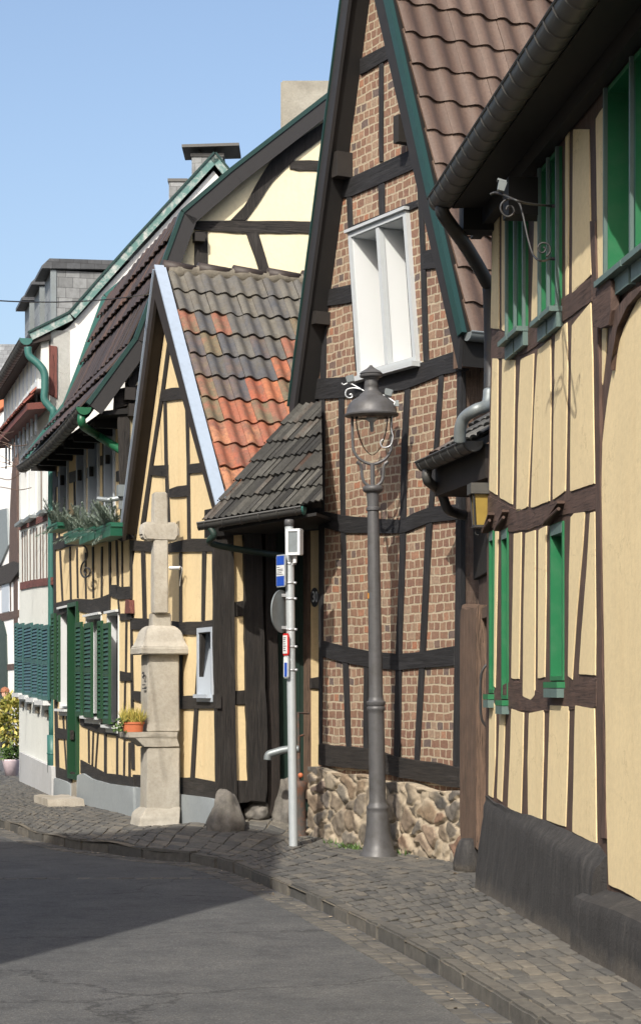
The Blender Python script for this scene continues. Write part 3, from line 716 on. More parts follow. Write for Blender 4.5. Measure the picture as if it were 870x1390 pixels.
bm = bmesh.new(); b_box(bm, WB.w((wr[0] + wr[2]) / 2 + dl, wr[3] + .012, .035), WB.t, WB.n, UP, wr[2] - wr[0] + .05, .09, .03); from_bm('drip_moulding', bm, M['casing'], wf)
kB = dict(amp=.0035, bevel=.006)
for rows in ([(437, 437, 442), (520, 434, 441), (540, 433, 440), (760, 432.4, 438.5), (1012, 432.2, 435.8)],
             [(540, 459, 466), (697, 462, 467.5), (880, 464, 471), (1016, 469, 475.5)],
             [(893, 493.5, 499), (1018, 492.5, 498.5)],
             [(523, 549, 556), (604, 544.5, 552), (753, 542, 549), (880, 537, 544.5), (1032, 534, 542)],
             [(503, 595.5, 601.5), (600, 589, 595), (680, 582, 588), (720, 577, 585), (880, 569.5, 577), (1034, 561.5, 568)],
             [(498, 620, 626), (880, 617, 625), (1048, 614, 624)],
             [(83, 514, 519.5), (219, 514, 519)], [(246, 513, 521), (297, 514, 521)],
             [(266, 470, 476.2), (385, 476, 481), (503, 482, 488)], [(228, 565, 572), (337, 570, 576), (490, 574, 581)],
             [(340, 590, 596), (400, 600, 606), (480, 622, 628)]):
    post(WB, rows, M['blackB'], B, **kB)
for cols in ([(427, 514, 542), (440, 513, 541), (490, 510, 538), (550, 499, 528), (600, 482, 508), (630, 472, 502)],
             [(438, 694, 716), (468, 700, 723), (515, 704, 724), (546, 706, 724), (560, 697, 718), (583, 688, 709), (622, 684, 705)],
             [(435, 869, 891), (464, 877, 899), (500, 884, 906), (537, 888, 910), (569, 885, 907), (616, 877, 904)],
             [(488, 79, 101), (530, 57, 77)], [(464, 245, 268), (476, 240, 266), (563, 200, 228)],
             [(476, 306, 318), (523, 288, 298), (567, 270, 280)], [(443, 393, 415), (478, 385, 410)], [(574, 340, 366), (590, 337, 364)]):
    rail(WB, cols, M['blackB'], B, off=.022, **kB)
rail(WB, [(431, 1010, 1039), (502, 1017, 1046), (533, 1028, 1054), (624, 1042, 1071)], M['black'], B, off=.06, amp=.012, bevel=.015)
# purlin and beam ends
for (x, y, w_, h_, d_) in ((465.5, 224, .12, .25, .20), (549.5, 176, .1, .26, .2), (436, 432, .10, .13, .20)):
    q = WB.at(x, y, d_ / 2 - .02); bm = bmesh.new(); b_box(bm, q, WB.t, WB.n, UP, w_, d_, h_); from_bm('purlin_end', bm, M['black'], B)
q = WB.w(br + .14, WB.sz(628, 486)[1], .0); bm = bmesh.new(); b_box(bm, q, WB.t, WB.n, UP, .3, .16, .2); from_bm('beam_end', bm, M['oldwood'], B)
# side wall of old boards, facing the gap
SB = Wall(*(WB.w(br, 0, -.01)).xy, .8757, .483, .483, -.8757)
slab('side_wall', SB, [(0, .1), (5.5, .1), (5.5, roofz(br) - .15), (0, roofz(br) - .15)], .0, .08, M['oldwood'], B, px=False, amp=0)
# rubble base, every stone swelling out of its mortar
def rubble(name, wall, a0, a1, z0, z1f, mat, parent, seed, sx=4.6, sz_=5.6, push=.03, res=.014):
    bm = bmesh.new(); la = bm.verts.layers.float.new('rnd'); lm = bm.verts.layers.float.new('mortar')
    na = int((a1 - a0) / res); rows = []
    nz = int(max(z1f(a0), z1f(a1)) / res)
    for i in range(na + 1):
        a = a0 + (a1 - a0) * i / na; zt_ = z1f(a); row = []
        for j in range(nz + 1):
            z = z0 + (zt_ - z0) * j / nz
            w = noise.noise_vector(V((a * 3, z * 3, seed))) * .55 + noise.noise_vector(V((a * 9, z * 9, seed))) * .22
            d, p = noise.voronoi(V((a * sx + w.x, z * sz_ + w.y, seed)), distance_metric='DISTANCE')
            e = d[1] - d[0]
            k = min(1, max(0, (e - .05) / .10)); k = k * k * (3 - 2 * k)
            rn = (math.sin(p[0].x * 12.99 + p[0].y * 78.2 + p[0].z * 3.1) * 43758.5) % 1
            mort = 1 - min(1, max(0, (e - .07 - .22 * noise.noise(V((a * 4, z * 4, 3)))) / .09))
            pl = .5 + .5 * noise.noise(V((a * 2.1, z * 2.7, seed + 5)))
            if pl > .66: mort = max(mort, min(1, (pl - .66) * 9))
            o = push * k * (.5 + rn) + noise.noise(V((a * 9, z * 9, seed))) * .02 + noise.noise(V((a * 30, z * 30, seed))) * .007
            edge = min(1, (a - a0) / .06, (a1 - a) / .06); o -= (1 - max(0, edge)) ** 2 * .06
            v = bm.verts.new(wall.w(a, z, o)); v[la] = rn; v[lm] = mort; row.append(v)
        rows.append(row)
    for P, Q in zip(rows, rows[1:]):
        for j in range(nz): bm.faces.new((P[j], P[j + 1], Q[j + 1], Q[j]))
    bd = [rows[0][j] for j in range(nz + 1)] + [rows[i][nz] for i in range(1, na + 1)] + [rows[na][j] for j in range(nz - 1, -1, -1)]
    bk = []
    for v in bd:
        q = bm.verts.new(v.co - wall.n * .3); q[la] = v[la]; q[lm] = 1; bk.append(q)
    for i in range(len(bd) - 1): bm.faces.new((bd[i], bd[i + 1], bk[i + 1], bk[i]))
    return from_bm(name, bm, mat, parent, True)
b0 = WBs.sz(417, 1100)[0]; b1 = WBs.sz(631, 1120)[0]
zA = WBs.sz(417, 1042)[1]; zB = WBs.sz(628, 1079)[1]
rubble('stone_base', WBs, b0, b1, -.05, lambda a: zA + (zB - zA) * (a - b0) / (b1 - b0) + .02 * math.sin(a * 7), M['rubble'], B, 3.3)
# roof
BK = V((.8757, .483, 0)); LB = 6.5
def wb(a, z, o=OVB): return WB.w(a, z, o)
ext = .12
eR = (r1[0] + ext, r1[1] + mR * ext); eL = l1
th = .16
prism('roof_boards', [wb(*apB), wb(*eR), wb(eR[0] - .02, eR[1] - th * 1.7), wb(apB[0], apB[1] - th * 2.4), wb(eL[0] + .02, eL[1] - th * 1.7), wb(*eL)], BK * LB, M['soffit'], B)
prism('barge_board', [wb(*apB, OVB + .04), wb(eR[0], eR[1], OVB + .04), wb(eR[0] - .035, eR[1] - .3, OVB + .04), wb(apB[0], apB[1] - .55, OVB + .04)], -WB.n * .038, M['blackB'], B)
prism('barge_board', [wb(*apB, OVB + .041), wb(apB[0], apB[1] - .55, OVB + .041), wb(eL[0] + .035, eL[1] - .28, OVB + .041), wb(eL[0], eL[1], OVB + .041)], -WB.n * .038, M['blackflat'], B)
uR = (V(wb(*eR)) - V(wb(*apB))).normalized(); uL = (V(wb(*eL)) - V(wb(*apB))).normalized()
nR = uR.cross(BK).normalized(); nR = nR if nR.z > 0 else -nR
nL = uL.cross(BK).normalized(); nL = nL if nL.z > 0 else -nL
prism('verge_trim', [wb(*apB, OVB + .06) + nR * .06, wb(*eR, OVB + .06) + nR * .06, wb(*eR, OVB + .06) - nR * .02, wb(*apB, OVB + .06) - nR * .02], BK * .055, M['verge'], B)
prism('verge_trim', [wb(*apB, OVB + .061) + nL * .014, wb(*eL, OVB + .061) + nL * .014, wb(*eL, OVB + .061), wb(*apB, OVB + .061)], BK * .05, M['verge'], B)
LR = (V(wb(*eR)) - V(wb(*apB))).length
nrow = 14
tiles('tile_covering', wb(*eR, OVB - .06) + nR * .03, BK, -uR, 22, nrow,   .285, LR / nrow, .027, .026, M['tileB'], B, 's', .004)
prism('roof_back', [wb(*apB) + nL * .02, wb(*eL) + nL * .02, wb(*eL) + nL * .05, wb(*apB) + nL * .05], BK * LB, M['tileB'], B)
g = wb(eR[0] + .05, eR[1] + .02, OVB - .0)
gutter('gutter', g, g + BK * 5, .075, M['zincmid'], B, WB.t, .5)

# ================================================================== gap between the brick house and the ochre house
P = thing('gate_porch', V((1.4, 17.2, 0)), 'dark wooden side gate with tiny tiled canopy squeezed between brick house and ochre house', 'gate')
PG = Wall(1.375, 18.3, .02, -.9998, -.9998, -.02)
slab('gate_door', PG, [(.2, .1), (2.7, .1), (2.7, 2.6), (.2, 2.6)], -.06, .05, M['greydoor'], P, px=False, amp=0)
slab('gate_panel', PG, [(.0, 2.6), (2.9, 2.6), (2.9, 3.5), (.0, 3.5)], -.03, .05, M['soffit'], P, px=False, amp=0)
bm = bmesh.new(); b_box(bm, PG.w(1.55, 2.25, -.03), PG.t, PG.n, UP, 1.9, .07, .09); from_bm('lintel', bm, M['oldwood'], P)
pA, pB = at_depth(630, 1100, 17.9), at_depth(652, 1100, 17.2)
o = slab('gate_post', Wall(pA.x, pA.y, pB.x - pA.x, pB.y - pA.y, -(pA.y - pB.y), -(pB.x - pA.x)), [(0, .2), (.72, .2), (.72, 2.32), (.5, 2.28), (.3, 2.3), (.08, 2.36), (0, 2.3)], .04, .16, M['redbrown'] if False else M['oldwood'], P, px=False, amp=.015, bevel=.03, seg=3)
ft = bmesh.new(); b_lathe(ft, V((1.29, 17.35, 0)), [(.13, -.02), (.135, .08), (.11, .2), (.08, .27), (.06, .29)], 14)
from_bm('post_foot', ft, M['blackplinth'], P, True)
hk = PG.w(1.55, 1.55, .0); bm = bmesh.new(); b_tube(bm, smooth_path([hk - UP * .28, hk + PG.n * .05 - UP * .2, hk + PG.n * .06, hk + PG.n * .05 + UP * .18, hk + UP * .26], 6), .012, 6); b_box(bm, hk, PG.t, PG.n, UP, .07, .02, .4)
from_bm('door_handle', bm, M['iron'], P)
cg0 = at_depth(576, 628, 17.75); cg1 = at_depth(643, 595, 16.35); cg1.z = cg0.z + .02
dc = (cg1 - cg0).normalized(); outc = V((dc.y, -dc.x, 0)); outc = outc if outc.x < 0 else -outc
inn = -outc
cn = [cg0 + inn * .08 + UP * .03, cg1 + inn * .08 + UP * .03 + dc * .1, cg1 + inn * .62 + UP * .42 + dc * .1, cg0 + inn * .62 + UP * .42]
prism('canopy_boards', cn, V((0, 0, -.06)), M['soffit'], P)
up = (inn * .54 + UP * .39).normalized()
tiles('canopy_tiles', cn[0] + V((0, 0, .03)), dc, up, 9, 3, .17, .23, .02, .025, M['tileC'], P, 'r', .01)
prism('canopy_fascia', [cg0 + inn * .1 - UP * .02, cg1 + inn * .1 - UP * .02, cg1 + inn * .1 - UP * .3, cg0 + inn * .1 - UP * .3], inn * .5, M['dark'], P)
gp = gutter('gutter', cg0, cg1, .085, M['zincdk'], P, outc, .22)
bm = bmesh.new(); q0 = cg0 + dc * .1 - UP * .07
b_tube(bm, smooth_path([q0, q0 - UP * .1, at_depth(598, 668, 17.9), at_depth(607, 690, 18.0), at_depth(618, 696, 18.15), at_depth(632, 700, 18.2)], 6), [.045] * 31, 10)
from_bm('downpipe', bm, M['zincdk'], gp, True)

# wall lantern on the corner of the ochre house
Ln = thing('wall_lantern', at_depth(650, 690, 15.95), 'small dark lantern with amber glass on the corner beside the wooden side gate', 'lantern')
lc = at_depth(652, 692, 15.9)
ux, uy = V((.99, .1, 0)), V((-.1, .99, 0))
bm = bmesh.new(); b_box(bm, lc + UP * -.0, ux, uy, UP, .095, .095, .25, 1.3); from_bm('lantern_glass', bm, M['amber'], Ln)
bm = bmesh.new(); b_box(bm, lc + UP * .165, ux, uy, UP, .185, .19, .085); from_bm('lantern_hood', bm, M['zincdk'], Ln)
bm = bmesh.new()
for i in (-1, 1):
    for j in (-1, 1): b_tube(bm, [lc + ux * i * .05 + uy * j * .05 - UP * .13, lc + ux * i * .066 + uy * j * .066 + UP * .128], .010, 6)
b_box(bm, lc - UP * .135, ux, uy, UP, .125, .125, .02)
b_tube(bm, scroll(lc - UP * .19 - ux * .02, ux, UP, .04, .8, 20, 0), .006, 5); b_tube(bm, [lc + UP * .15, lc + UP * .15 + V((.12, .25, .02))], .014, 6)
from_bm('lantern_frame', bm, M['iron'], Ln)
# ================================================================== small gabled house with orange tiles
D = thing('gabled_house', W1.p, 'small yellow gabled house with old orange and grey pantile roof behind the stone cross', 'house')
def c8(x, y): return (160 + x / 4.0875, 380 + y / 4.0875)
def cc3(x, y): return (150 + x / 2.78, 650 + y / 2.78)
def c6b(x, y): return (260 + x / 2.78, 660 + y / 2.78)
OV1, OVR = .15, .15
s1 = lambda px, py, o=OV1: W1.sz(px, py, o)
apl = s1(213.5, 366); e1l = s1(169, 712); ap1 = s1(213.5, 366, OVR); e1r = s1(297, 692, OVR)
m1R = (e1r[1] - ap1[1]) / (e1r[0] - ap1[0]); m1L = (e1l[1] - apl[1]) / (e1l[0] - apl[0])
aR = W1.sz(292, 900)[0]
wr1 = (W1.sz(270.5, 900)[0], W1.sz(281, 953)[1], W1.sz(292.3, 900)[0] - .03, W1.sz(281, 852)[1])
z1 = lambda a, d=.14: (ap1[1] + m1R * (a - ap1[0]) if a > ap1[0] else apl[1] + m1L * (a - apl[0])) - d
holed('plaster_wall', W1, [(-.02, -.1), (aR, -.1), (aR, z1(aR)), (ap1[0], ap1[1] - .25), (-.02, z1(-.02))], [[(wr1[0], wr1[1]), (wr1[2], wr1[1]), (wr1[2], wr1[3]), (wr1[0], wr1[3])]], .25, M['yellow'], D)
f = lining('window', W1, wr1, .14, .03, .05, M['greywin'], M['glass'], D, frame_mat=M['greywin'])
bm = bmesh.new(); b_box(bm, W1.w((wr1[0] + wr1[2]) / 2, wr1[1] + .06, .03), W1.t, W1.n, UP, wr1[2] - wr1[0] - .06, .1, .04); from_bm('sill', bm, M['greywin'], f)
kD = dict(amp=.003, bevel=.004)
for rows in ([(452, 228.5, 232.8), (527, 218.5, 223), (632, 202.5, 207), (716, 190, 196)],
             [(545, 221.6, 225), (625, 223, 226.5), (735, 227, 231)], [(543, 251, 254.8), (625, 253, 256.3), (733, 254, 257.5)],
             [(747, 191, 196), (842, 193.5, 198)], [(750, 243, 246.2), (845, 243, 246.2)], [(748, 274, 279), (843, 273, 276.5)],
             [(860, 269, 273.5), (1057, 258, 263)], [(852, 193, 196), (1056, 192, 195)], [(860, 243.5, 246.5), (946, 243.5, 246.5)],
             [(745, 176.3, 178.8), (843, 176.5, 178.5), (1045, 178, 182)]):
    post(W1, rows, M['black'], D, **kD)
for cols in ([(218, 530, 545), (233, 526, 543), (250, 525.5, 541.5)], [(203, 632, 645), (227, 631, 647)], [(256, 630, 643), (278, 627.5, 640.5)],
             [(229, 664, 675), (240, 660, 675), (254, 658, 673.5)],
             [(176, 733, 747), (200, 735, 749), (227, 738, 750), (258, 731, 749), (291, 731, 749)],
             [(178, 839, 855), (200, 840, 855), (232, 843, 858), (246, 845, 861), (258, 844, 862), (271, 844, 861), (291, 841, 858)],
             [(178, 938, 950), (200, 940, 956), (246, 945, 963), (294, 943, 962)],
             [(180, 1052, 1067), (215, 1054, 1074), (246, 1056, 1079), (262, 1056, 1080), (293, 1062, 1085)]):
    rail(W1, cols, M['black'], D, **kD)
slab('plinth', W1, [(178, 1068), (200, 1072), (246, 1079), (270, 1082), (292, 1085.5), (292, 1135), (178, 1125)], .05, .15, M['greyplinth'], D, amp=.006, bevel=.02, seg=2)
B1 = V((.94, .342, 0)).normalized()
def w1(a, z, o=OV1): return W1.w(a, z, o)
LD = 4.2; xt = .05
eR1 = (e1r[0] + xt, e1r[1] + m1R * xt)
bl_ = bmesh.new()
def boards(loop, cut=None):
    bm = bmesh.new(); a = [bm.verts.new(p) for p in loop]; b = [bm.verts.new(p + B1 * LD) for p in loop]; n = len(a)
    bm.faces.new(a); bm.faces.new(b[::-1])
    for i in range(n): bm.faces.new((a[i], b[i], b[(i + 1) % n], a[(i + 1) % n]))
    if cut:
        bmesh.ops.bisect_plane(bm, geom=bm.verts[:] + bm.edges[:] + bm.faces[:], plane_co=cut[0], plane_no=cut[1], clear_outer=True)
        bmesh.ops.holes_fill(bm, edges=[e for e in bm.edges if e.is_boundary], sides=12)
    return from_bm('roof_boards', bm, M['dark'], D)
bl_.free()
boards([w1(*apl), w1(apl[0], apl[1] - .2), w1(e1l[0] + .02, e1l[1] - .12), w1(*e1l)])
prism('barge_board', [w1(*apl, OV1 + .03), w1(apl[0], apl[1] - .33, OV1 + .03), w1(e1l[0] + .03, e1l[1] - .2, OV1 + .03), w1(*e1l, OV1 + .03)], -W1.n * .036, M['dark'], D)
prism('barge_board', [w1(*ap1, OVR + .03), w1(*eR1, OVR + .03), w1(eR1[0] - .03, eR1[1] - .1, OVR + .03), w1(ap1[0], ap1[1] - .33, OVR + .03)], -W1.n * .036, M['dark'], D)
eRw = V(w1(*eR1, OVR)); apw = V(w1(*ap1, OVR)); u1R = (eRw - apw).normalized(); n1R = u1R.cross(B1).normalized(); n1R = n1R if n1R.z > 0 else -n1R
u1L = (V(w1(*e1l)) - V(w1(*apl))).normalized(); n1L = u1L.cross(B1).normalized(); n1L = n1L if n1L.z > 0 else -n1L
L1 = (eRw - apw).length
prism('verge_flashing', [w1(*ap1, OVR + .05) + n1R * .075, w1(*eR1, OVR + .05) + n1R * .075, w1(*eR1, OVR + .05) + n1R * .055, w1(*ap1, OVR + .05) + n1R * .055], B1 * .13, M['zinc'], D)
prism('verge_flashing', [w1(*apl, OV1 + .051) + n1L * .02, w1(*e1l, OV1 + .051) + n1L * .02, w1(*e1l, OV1 + .051), w1(*apl, OV1 + .051)], B1 * .1, M['zinc'], D)
prism('roof_back', [w1(*apl) + n1L * .01, w1(*e1l) + n1L * .01, w1(*e1l) + n1L * .04, w1(*apl) + n1L * .04], B1 * LD, M['tileD2'], D)
NR = 11
def lich(rf, cf, rn):
    k = rf + (rn - .5) * .34 + .07 * math.sin(cf * 9 + rf * 5)
    if k > .72: return random.choice((.0, .04, .08, .12, .16)) 
    if k > .5: return random.choice((.1, .2, .27, .34, .42, .5, .3, .56))
    if k > .42: return random.uniform(.3, .7)
    return random.uniform(.52, 1.0)
dV = V(((395 - PX0) / FOC, 1, (HOR - 555) / FOC)); oV = V((0, 0, EYE)); E0_ = eRw; V1 = oV + dV * ((E0_ + n1R * .07 - oV).dot(n1R) / dV.dot(n1R))
vd = V((V1.x - E0_.x, V1.y - E0_.y, 0)); vn = V((vd.y, -vd.x, 0)).normalized(); vn = vn if vn.x > 0 else -vn
boards([apw, w1(eR1[0] - .02, eR1[1] - m1R * .02, OVR), w1(eR1[0] - .05, eR1[1] - .10, OVR), w1(ap1[0], ap1[1] - .2, OVR)], (E0_ + vn * .02, vn))
tiles('tile_covering', w1(*eR1, OVR - .11) + n1R * .03, B1, -u1R, 20, NR, .187, L1 / NR, .024, .028, M['tileD1'], D, 's', .007, rv=lich, cut=[(E0_ + vn * .06, vn)])
bm = bmesh.new(); rp = [w1(*ap1, OVR) + B1 * (.12 * k) + UP * (-.005 + .012 * math.sin(k * 2.1)) for k in range(1, 34)]
b_tube(bm, rp, [.085 + .01 * math.sin(k * 1.9) for k in range(33)], 10); from_bm('ridge_mortar', bm, M['mortar'], D, True)
for k in range(9):
    c = w1(*ap1, OVR) + B1 * (.25 + k * .42) + UP * .02; bm = bmesh.new(); b_tube(bm, [c - B1 * .19 + UP * .02, c + B1 * .2 - UP * .005], [.085, .07], 12); from_bm('ridge_tile', bm, M['tileD2'], D, True)
bm = bmesh.new(); q = W1.at(244, 771, .08); b_tube(bm, [q, q + W1.n * .1 - W1.t * .06], .02, 8); b_tube(bm, smooth_path([q + UP * .02, q + W1.t * .1 - UP * .02, q - UP * .12 + W1.t * .03, q - UP * .2]), .005, 5); from_bm('cable_anchor', bm, M['steel'], D)

# ================================================================== long house with flower boxes
E2 = thing('long_house', W2.p, 'long yellow house with dark tiled roof, green louvred shutters and cream upper gable', 'house')
def d1(x, y): return (60 + x / 6.214, 540 + y / 6.214)
def d2(x, y): return (60 + x / 6.214, 740 + y / 6.214)
def d3(x, y): return (60 + x / 6.214, 920 + y / 6.214)
s2 = lambda px, py, o=0: W2.sz(px, py, o)
lenA = s2(72.5, 900)[0]; lenB = (W1.p - W2.p).length
zt2 = 5.15
def rect2(x0, x1, y0, y1):
    xm = (x0 + x1) / 2; return (s2(x0, 800)[0], s2(xm, y1)[1], s2(x1, 800)[0], s2(xm, y0)[1])
hi = [rect2(82.5, 93.5, 600, 703), rect2(106, 117.5, 596, 716), rect2(122, 135.5, 588, 712), rect2(144, 157, 572, 731)]
hi = [(r[0], r[1], r[2], min(r[3], zt2 - .1)) for r in hi]
lo2 = [rect2(82, 95, 826, 962), rect2(117.5, 138.5, 836, 972), rect2(146.5, 162, 832, 984)]
door = rect2(95.6, 108, 818, 1058)
HH = hi + lo2 + [door]
holed('plaster_wall', W2, [(lenA, -.15), (lenB, -.15), (lenB, zt2), (lenA, zt2)], [[(r[0], r[1]), (r[2], r[1]), (r[2], r[3]), (r[0], r[3])] for r in HH], .3, M['yellow'], E2)
kE = dict(amp=.003, bevel=.003)
for rows in ([(590, 71, 76), (700, 71.5, 75.5), (760, 72, 74.5), (960, 73.5, 76.8), (1055, 75.5, 80)],
    [(747, 80, 81.7), (817, 83.5, 85)], [(742, 93.5, 95), (815, 94.8, 96.4)], [(743, 103, 104.5), (812, 104.2, 105.6)], [(750, 114.8, 116.2), (813, 115.2, 116.6)],
    [(742, 124.5, 126.2), (812, 125.3, 126.8)], [(742, 136.8, 138.5), (811, 136.4, 138.2)], [(733, 147, 149.4), (808, 147.8, 150)],
    [(733, 156.4, 158.2), (796, 158.3, 160.2)], [(733, 164.3, 165.5), (798, 164.8, 166)], [(814, 159, 160.3), (835, 160.5, 162)],
    [(843, 170, 171.8), (913, 169.4, 170.8)], [(924, 168.4, 169.9), (987, 167.4, 168.9)],
    [(987, 119, 120.4), (1036, 119.4, 120.8)], [(990, 125.4, 126.7), (1040, 123.9, 125.3)], [(992, 131.9, 133.1), (1044, 128.4, 129.8)], [(994, 141, 143.7), (1051, 141, 143.7)],
    [(999, 157.4, 159.2), (1054, 157.4, 159.2)], [(1004, 167.4, 169.1), (1056, 166.9, 168.3)], [(1008, 174, 175.4), (1056, 174, 175.4)],
    [(964, 84, 85.5), (990, 85.4, 86.7)], [(964, 89, 91), (991, 89.5, 91.7)], [(1002, 86, 87.2), (1046, 89, 90.3)], [(1002, 90, 92.2), (1049, 91.5, 93.7)],
    [(640, 99, 100.6), (727, 101, 102.6)], [(640, 119, 120.4), (727, 119.5, 120.8)], [(600, 138.5, 140.3), (727, 140, 141.8)], [(600, 162.3, 164), (725, 164, 165.4)],
    [(640, 78, 79.4), (730, 79, 80.4)]):
    post(W2, rows, M['black'], E2, **kE)
for cols in ([(72, 733, 747), (82, 728, 745), (95, 726, 741), (120, 726, 740), (145, 722, 735)], [(157, 718, 731), (165, 719, 735), (176, 716, 731)],
    [(93.8, 641, 656), (106, 637.5, 652)], [(117.6, 635, 649), (122, 633, 646)], [(135.6, 619, 632), (144, 617, 629)], [(157.2, 640, 654), (176, 634, 649)], [(74, 648, 662), (82.4, 645, 658)],
    [(73, 819, 838), (84, 816.5, 834), (94, 814, 828)], [(94, 814, 819), (108, 813, 830), (124, 814, 834), (137, 811, 832), (148.7, 806, 829)],
    [(148.7, 794, 809), (156.5, 794, 812), (163, 797, 814), (177.2, 796, 813)], [(162.4, 833, 843), (178, 833, 841)], [(162.4, 911, 925), (170, 913, 925), (178, 913, 924)],
    [(108.5, 971, 985), (130, 980, 994), (160, 985, 1000), (170, 990, 1004), (180, 992, 1004)],
    [(109, 1032, 1050), (124, 1040, 1058), (142, 1050, 1064), (160, 1052, 1065), (181, 1056, 1068)],
    [(76, 988, 1003), (95.4, 991.6, 1004.5)], [(76, 1041, 1056), (97, 1049, 1064)]):
    rail(W2, cols, M['black'], E2, off=.018, **kE)
slab('wall_tie', W2, [(170, 814), (175.5, 815), (176, 833), (169, 833)], .05, .06, M['redbrown'], E2, amp=.004)
slab('plinth', W2, [(72.5, 1056), (88, 1061), (95, 1065), (95, 1110), (72.5, 1095)], .05, .15, M['greyplinth'], E2, amp=.006, bevel=.02, seg=2)
slab('plinth', W2, [(104, 1053), (112, 1050), (124, 1058), (150, 1065), (181, 1069), (181, 1130), (104, 1115)], .05, .15, M['greyplinth'], E2, amp=.006, bevel=.02, seg=2)
slab('door_pier', W2, [(95.2, 1064), (103.8, 1062), (103.8, 1108), (95.2, 1104)], .03, .1, M['step'], E2, amp=.003, bevel=.01)
for r in hi:
    lining('window', W2, r, .13, .03, .04, M['greywin'], M['glass'], E2)  # white frames drawn blue grey, their shade put into the colour
for i, r in enumerate(lo2):
    f = lining('window', W2, r, .12, .015, .03, M['whitepaint'], M['glass'], E2)
    bm = bmesh.new(); b_box(bm, W2.w((r[0] + r[2]) / 2, r[1] - .025, .04), W2.t, W2.n, UP, r[2] - r[0] + .04, .11, .035); b_box(bm, W2.w((r[0] + r[2]) / 2, r[1] - .075, .01), W2.t, W2.n, UP, r[2] - r[0], .04, .06); from_bm('sill', bm, M['whitepaint'], f)
    bm = bmesh.new(); b_box(bm, W2.w((r[0] + r[2]) / 2, r[3] + .015, .02), W2.t, W2.n, UP, r[2] - r[0] + .03, .07, .03); from_bm('head_moulding', bm, M['whitepaint'], f)
f = lining('door', W2, door, .2, .05, .06, M['greendoor'], M['greendoor'], E2)
bm = bmesh.new(); b_box(bm, W2.w((door[0] + door[2]) / 2, 1.1, -.1), W2.t, W2.n, UP, .02, .02, .14); b_box(bm, W2.w(door[0] + .12, 1.15, -.17), W2.t, W2.n, UP, .03, .06, .03); from_bm('door_handle', bm, M['steel'], f)
def shutter(wall, rect, off, mat, slatmat, parent, slats=20, name='shutter', tilt=0.0):
    a0, z0, a1, z1_ = rect; t, n = wall.t, wall.n; wd = a1 - a0
    bm = bmesh.new(); st = min(.055, wd * .2)
    c = lambda a, z, o=0: wall.w(a, z, off + o + tilt * (a - a0))
    tt = (t + n * tilt).normalized(); nn = (n - t * tilt).normalized()
    for a in (a0 + st / 2, a1 - st / 2): b_box(bm, c(a, (z0 + z1_) / 2), tt, nn, UP, st, .035, z1_ - z0)
    for z in (z0 + .035, (z0 + z1_) / 2, z1_ - .035): b_box(bm, c((a0 + a1) / 2, z), tt, nn, UP, wd - 2 * st, .034, .07)
    o = from_bm(name, bm, mat, parent)
    bm = bmesh.new(); sp = (z1_ - z0 - .14) / slats
    for k in range(slats):
        z = z0 + .07 + sp * (k + .5)
        b_box(bm, c((a0 + a1) / 2, z), tt, (nn * .45 - UP * .89).normalized(), (UP * .45 + nn * .89).normalized(), wd - 2 * st, sp * 1.25, .010)
    from_bm('louvre_slats', bm, slatmat, o)
    return o
def shut2(x0, x1, y0, y1, off, **k): shutter(W2, rect2(x0, x1, y0, y1), off, M['greendk'], M['greendk'], E2, **k)
shut2(75.6, 80.5, 833, 950, .06); shut2(88, 95.4, 836, 953, .10, tilt=.12)
shut2(109, 117, 845, 973, .06); shut2(123.5, 137.5, 846, 974, .085, tilt=.05)
shut2(139.5, 145, 843, 976, .06); shut2(149.8, 162, 846, 983, .085, tilt=.06)
# cream gable end above the small house
g2 = lambda px, py, o=0: G2.sz(px, py, o)
OG = .13
pf = [(121, 550), (186, 461), (210, 398), (222, 363), (249, 289), (315, 232), (452, 126)]
pv = [g2(x, y, OG) for x, y in pf]
lastm = (pv[-1][1] - pv[-2][1]) / (pv[-1][0] - pv[-2][0])
ridge = (3.1, pv[-1][1] + lastm * (3.1 - pv[-1][0])); pv.append(ridge)
far = [(2 * ridge[0] - a, z) for a, z in reversed(pv[:-1])]
inner = [(a, z - .13) for a, z in pv if a > .05]
def zroof(a):
    for p, q in zip(pv, pv[1:]):
        if p[0] <= a <= q[0]: return p[1] + (q[1] - p[1]) * (a - p[0]) / (q[0] - p[0])
    return pv[0][1]
gl = [(0, .5), (0, zroof(0.0) - .15)] + inner + [(2 * ridge[0] - a, z) for a, z in reversed(inner[:-1])] + [(6.2, .5)]
slab('gable_wall', G2, gl, 0, .25, M['cream'], E2, px=False, amp=0, bevel=0)
def c4b(x, y): return (180 + x / 3.107, 90 + y / 3.107)
kG = dict(amp=.008, bevel=.006)
rail(G2, [c4b(248, 650) + (90 + 685 / 3.107,), c4b(430, 648) + (90 + 700 / 3.107,), c4b(620, 650) + (90 + 702 / 3.107,), c4b(830, 655) + (90 + 703 / 3.107,)], M['black'], E2, **kG)
rail(G2, [c4b(665, 395) + (90 + 430 / 3.107,), c4b(700, 393) + (90 + 436 / 3.107,), c4b(840, 397) + (90 + 440 / 3.107,)], M['black'], E2, **kG)
slab('timber_brace', G2, L(c4b, (415, 645), (470, 590), (530, 480), (580, 400), (640, 345), (840, 210), (840, 270), (690, 385), (640, 432), (590, 480), (520, 590), (478, 648)), .018, .05, M['black'], E2, **kG)
slab('timber_brace', G2, L(c4b, (478, 700), (530, 700), (560, 800), (590, 900), (545, 900), (515, 800)), .018, .05, M['black'], E2, **kG)
slab('timber_post', G2, L(c4b, (262, 690), (316, 695), (318, 900), (260, 900)), .018, .05, M['black'], E2, **kG)
slab('timber_post', G2, [(160, 560), (176, 556), (177, 725), (165, 725)], .018, .05, M['black'], E2, **kG)
rail(G2, [(155, 528, 556), (200, 520, 540)], M['black'], E2, **kG)
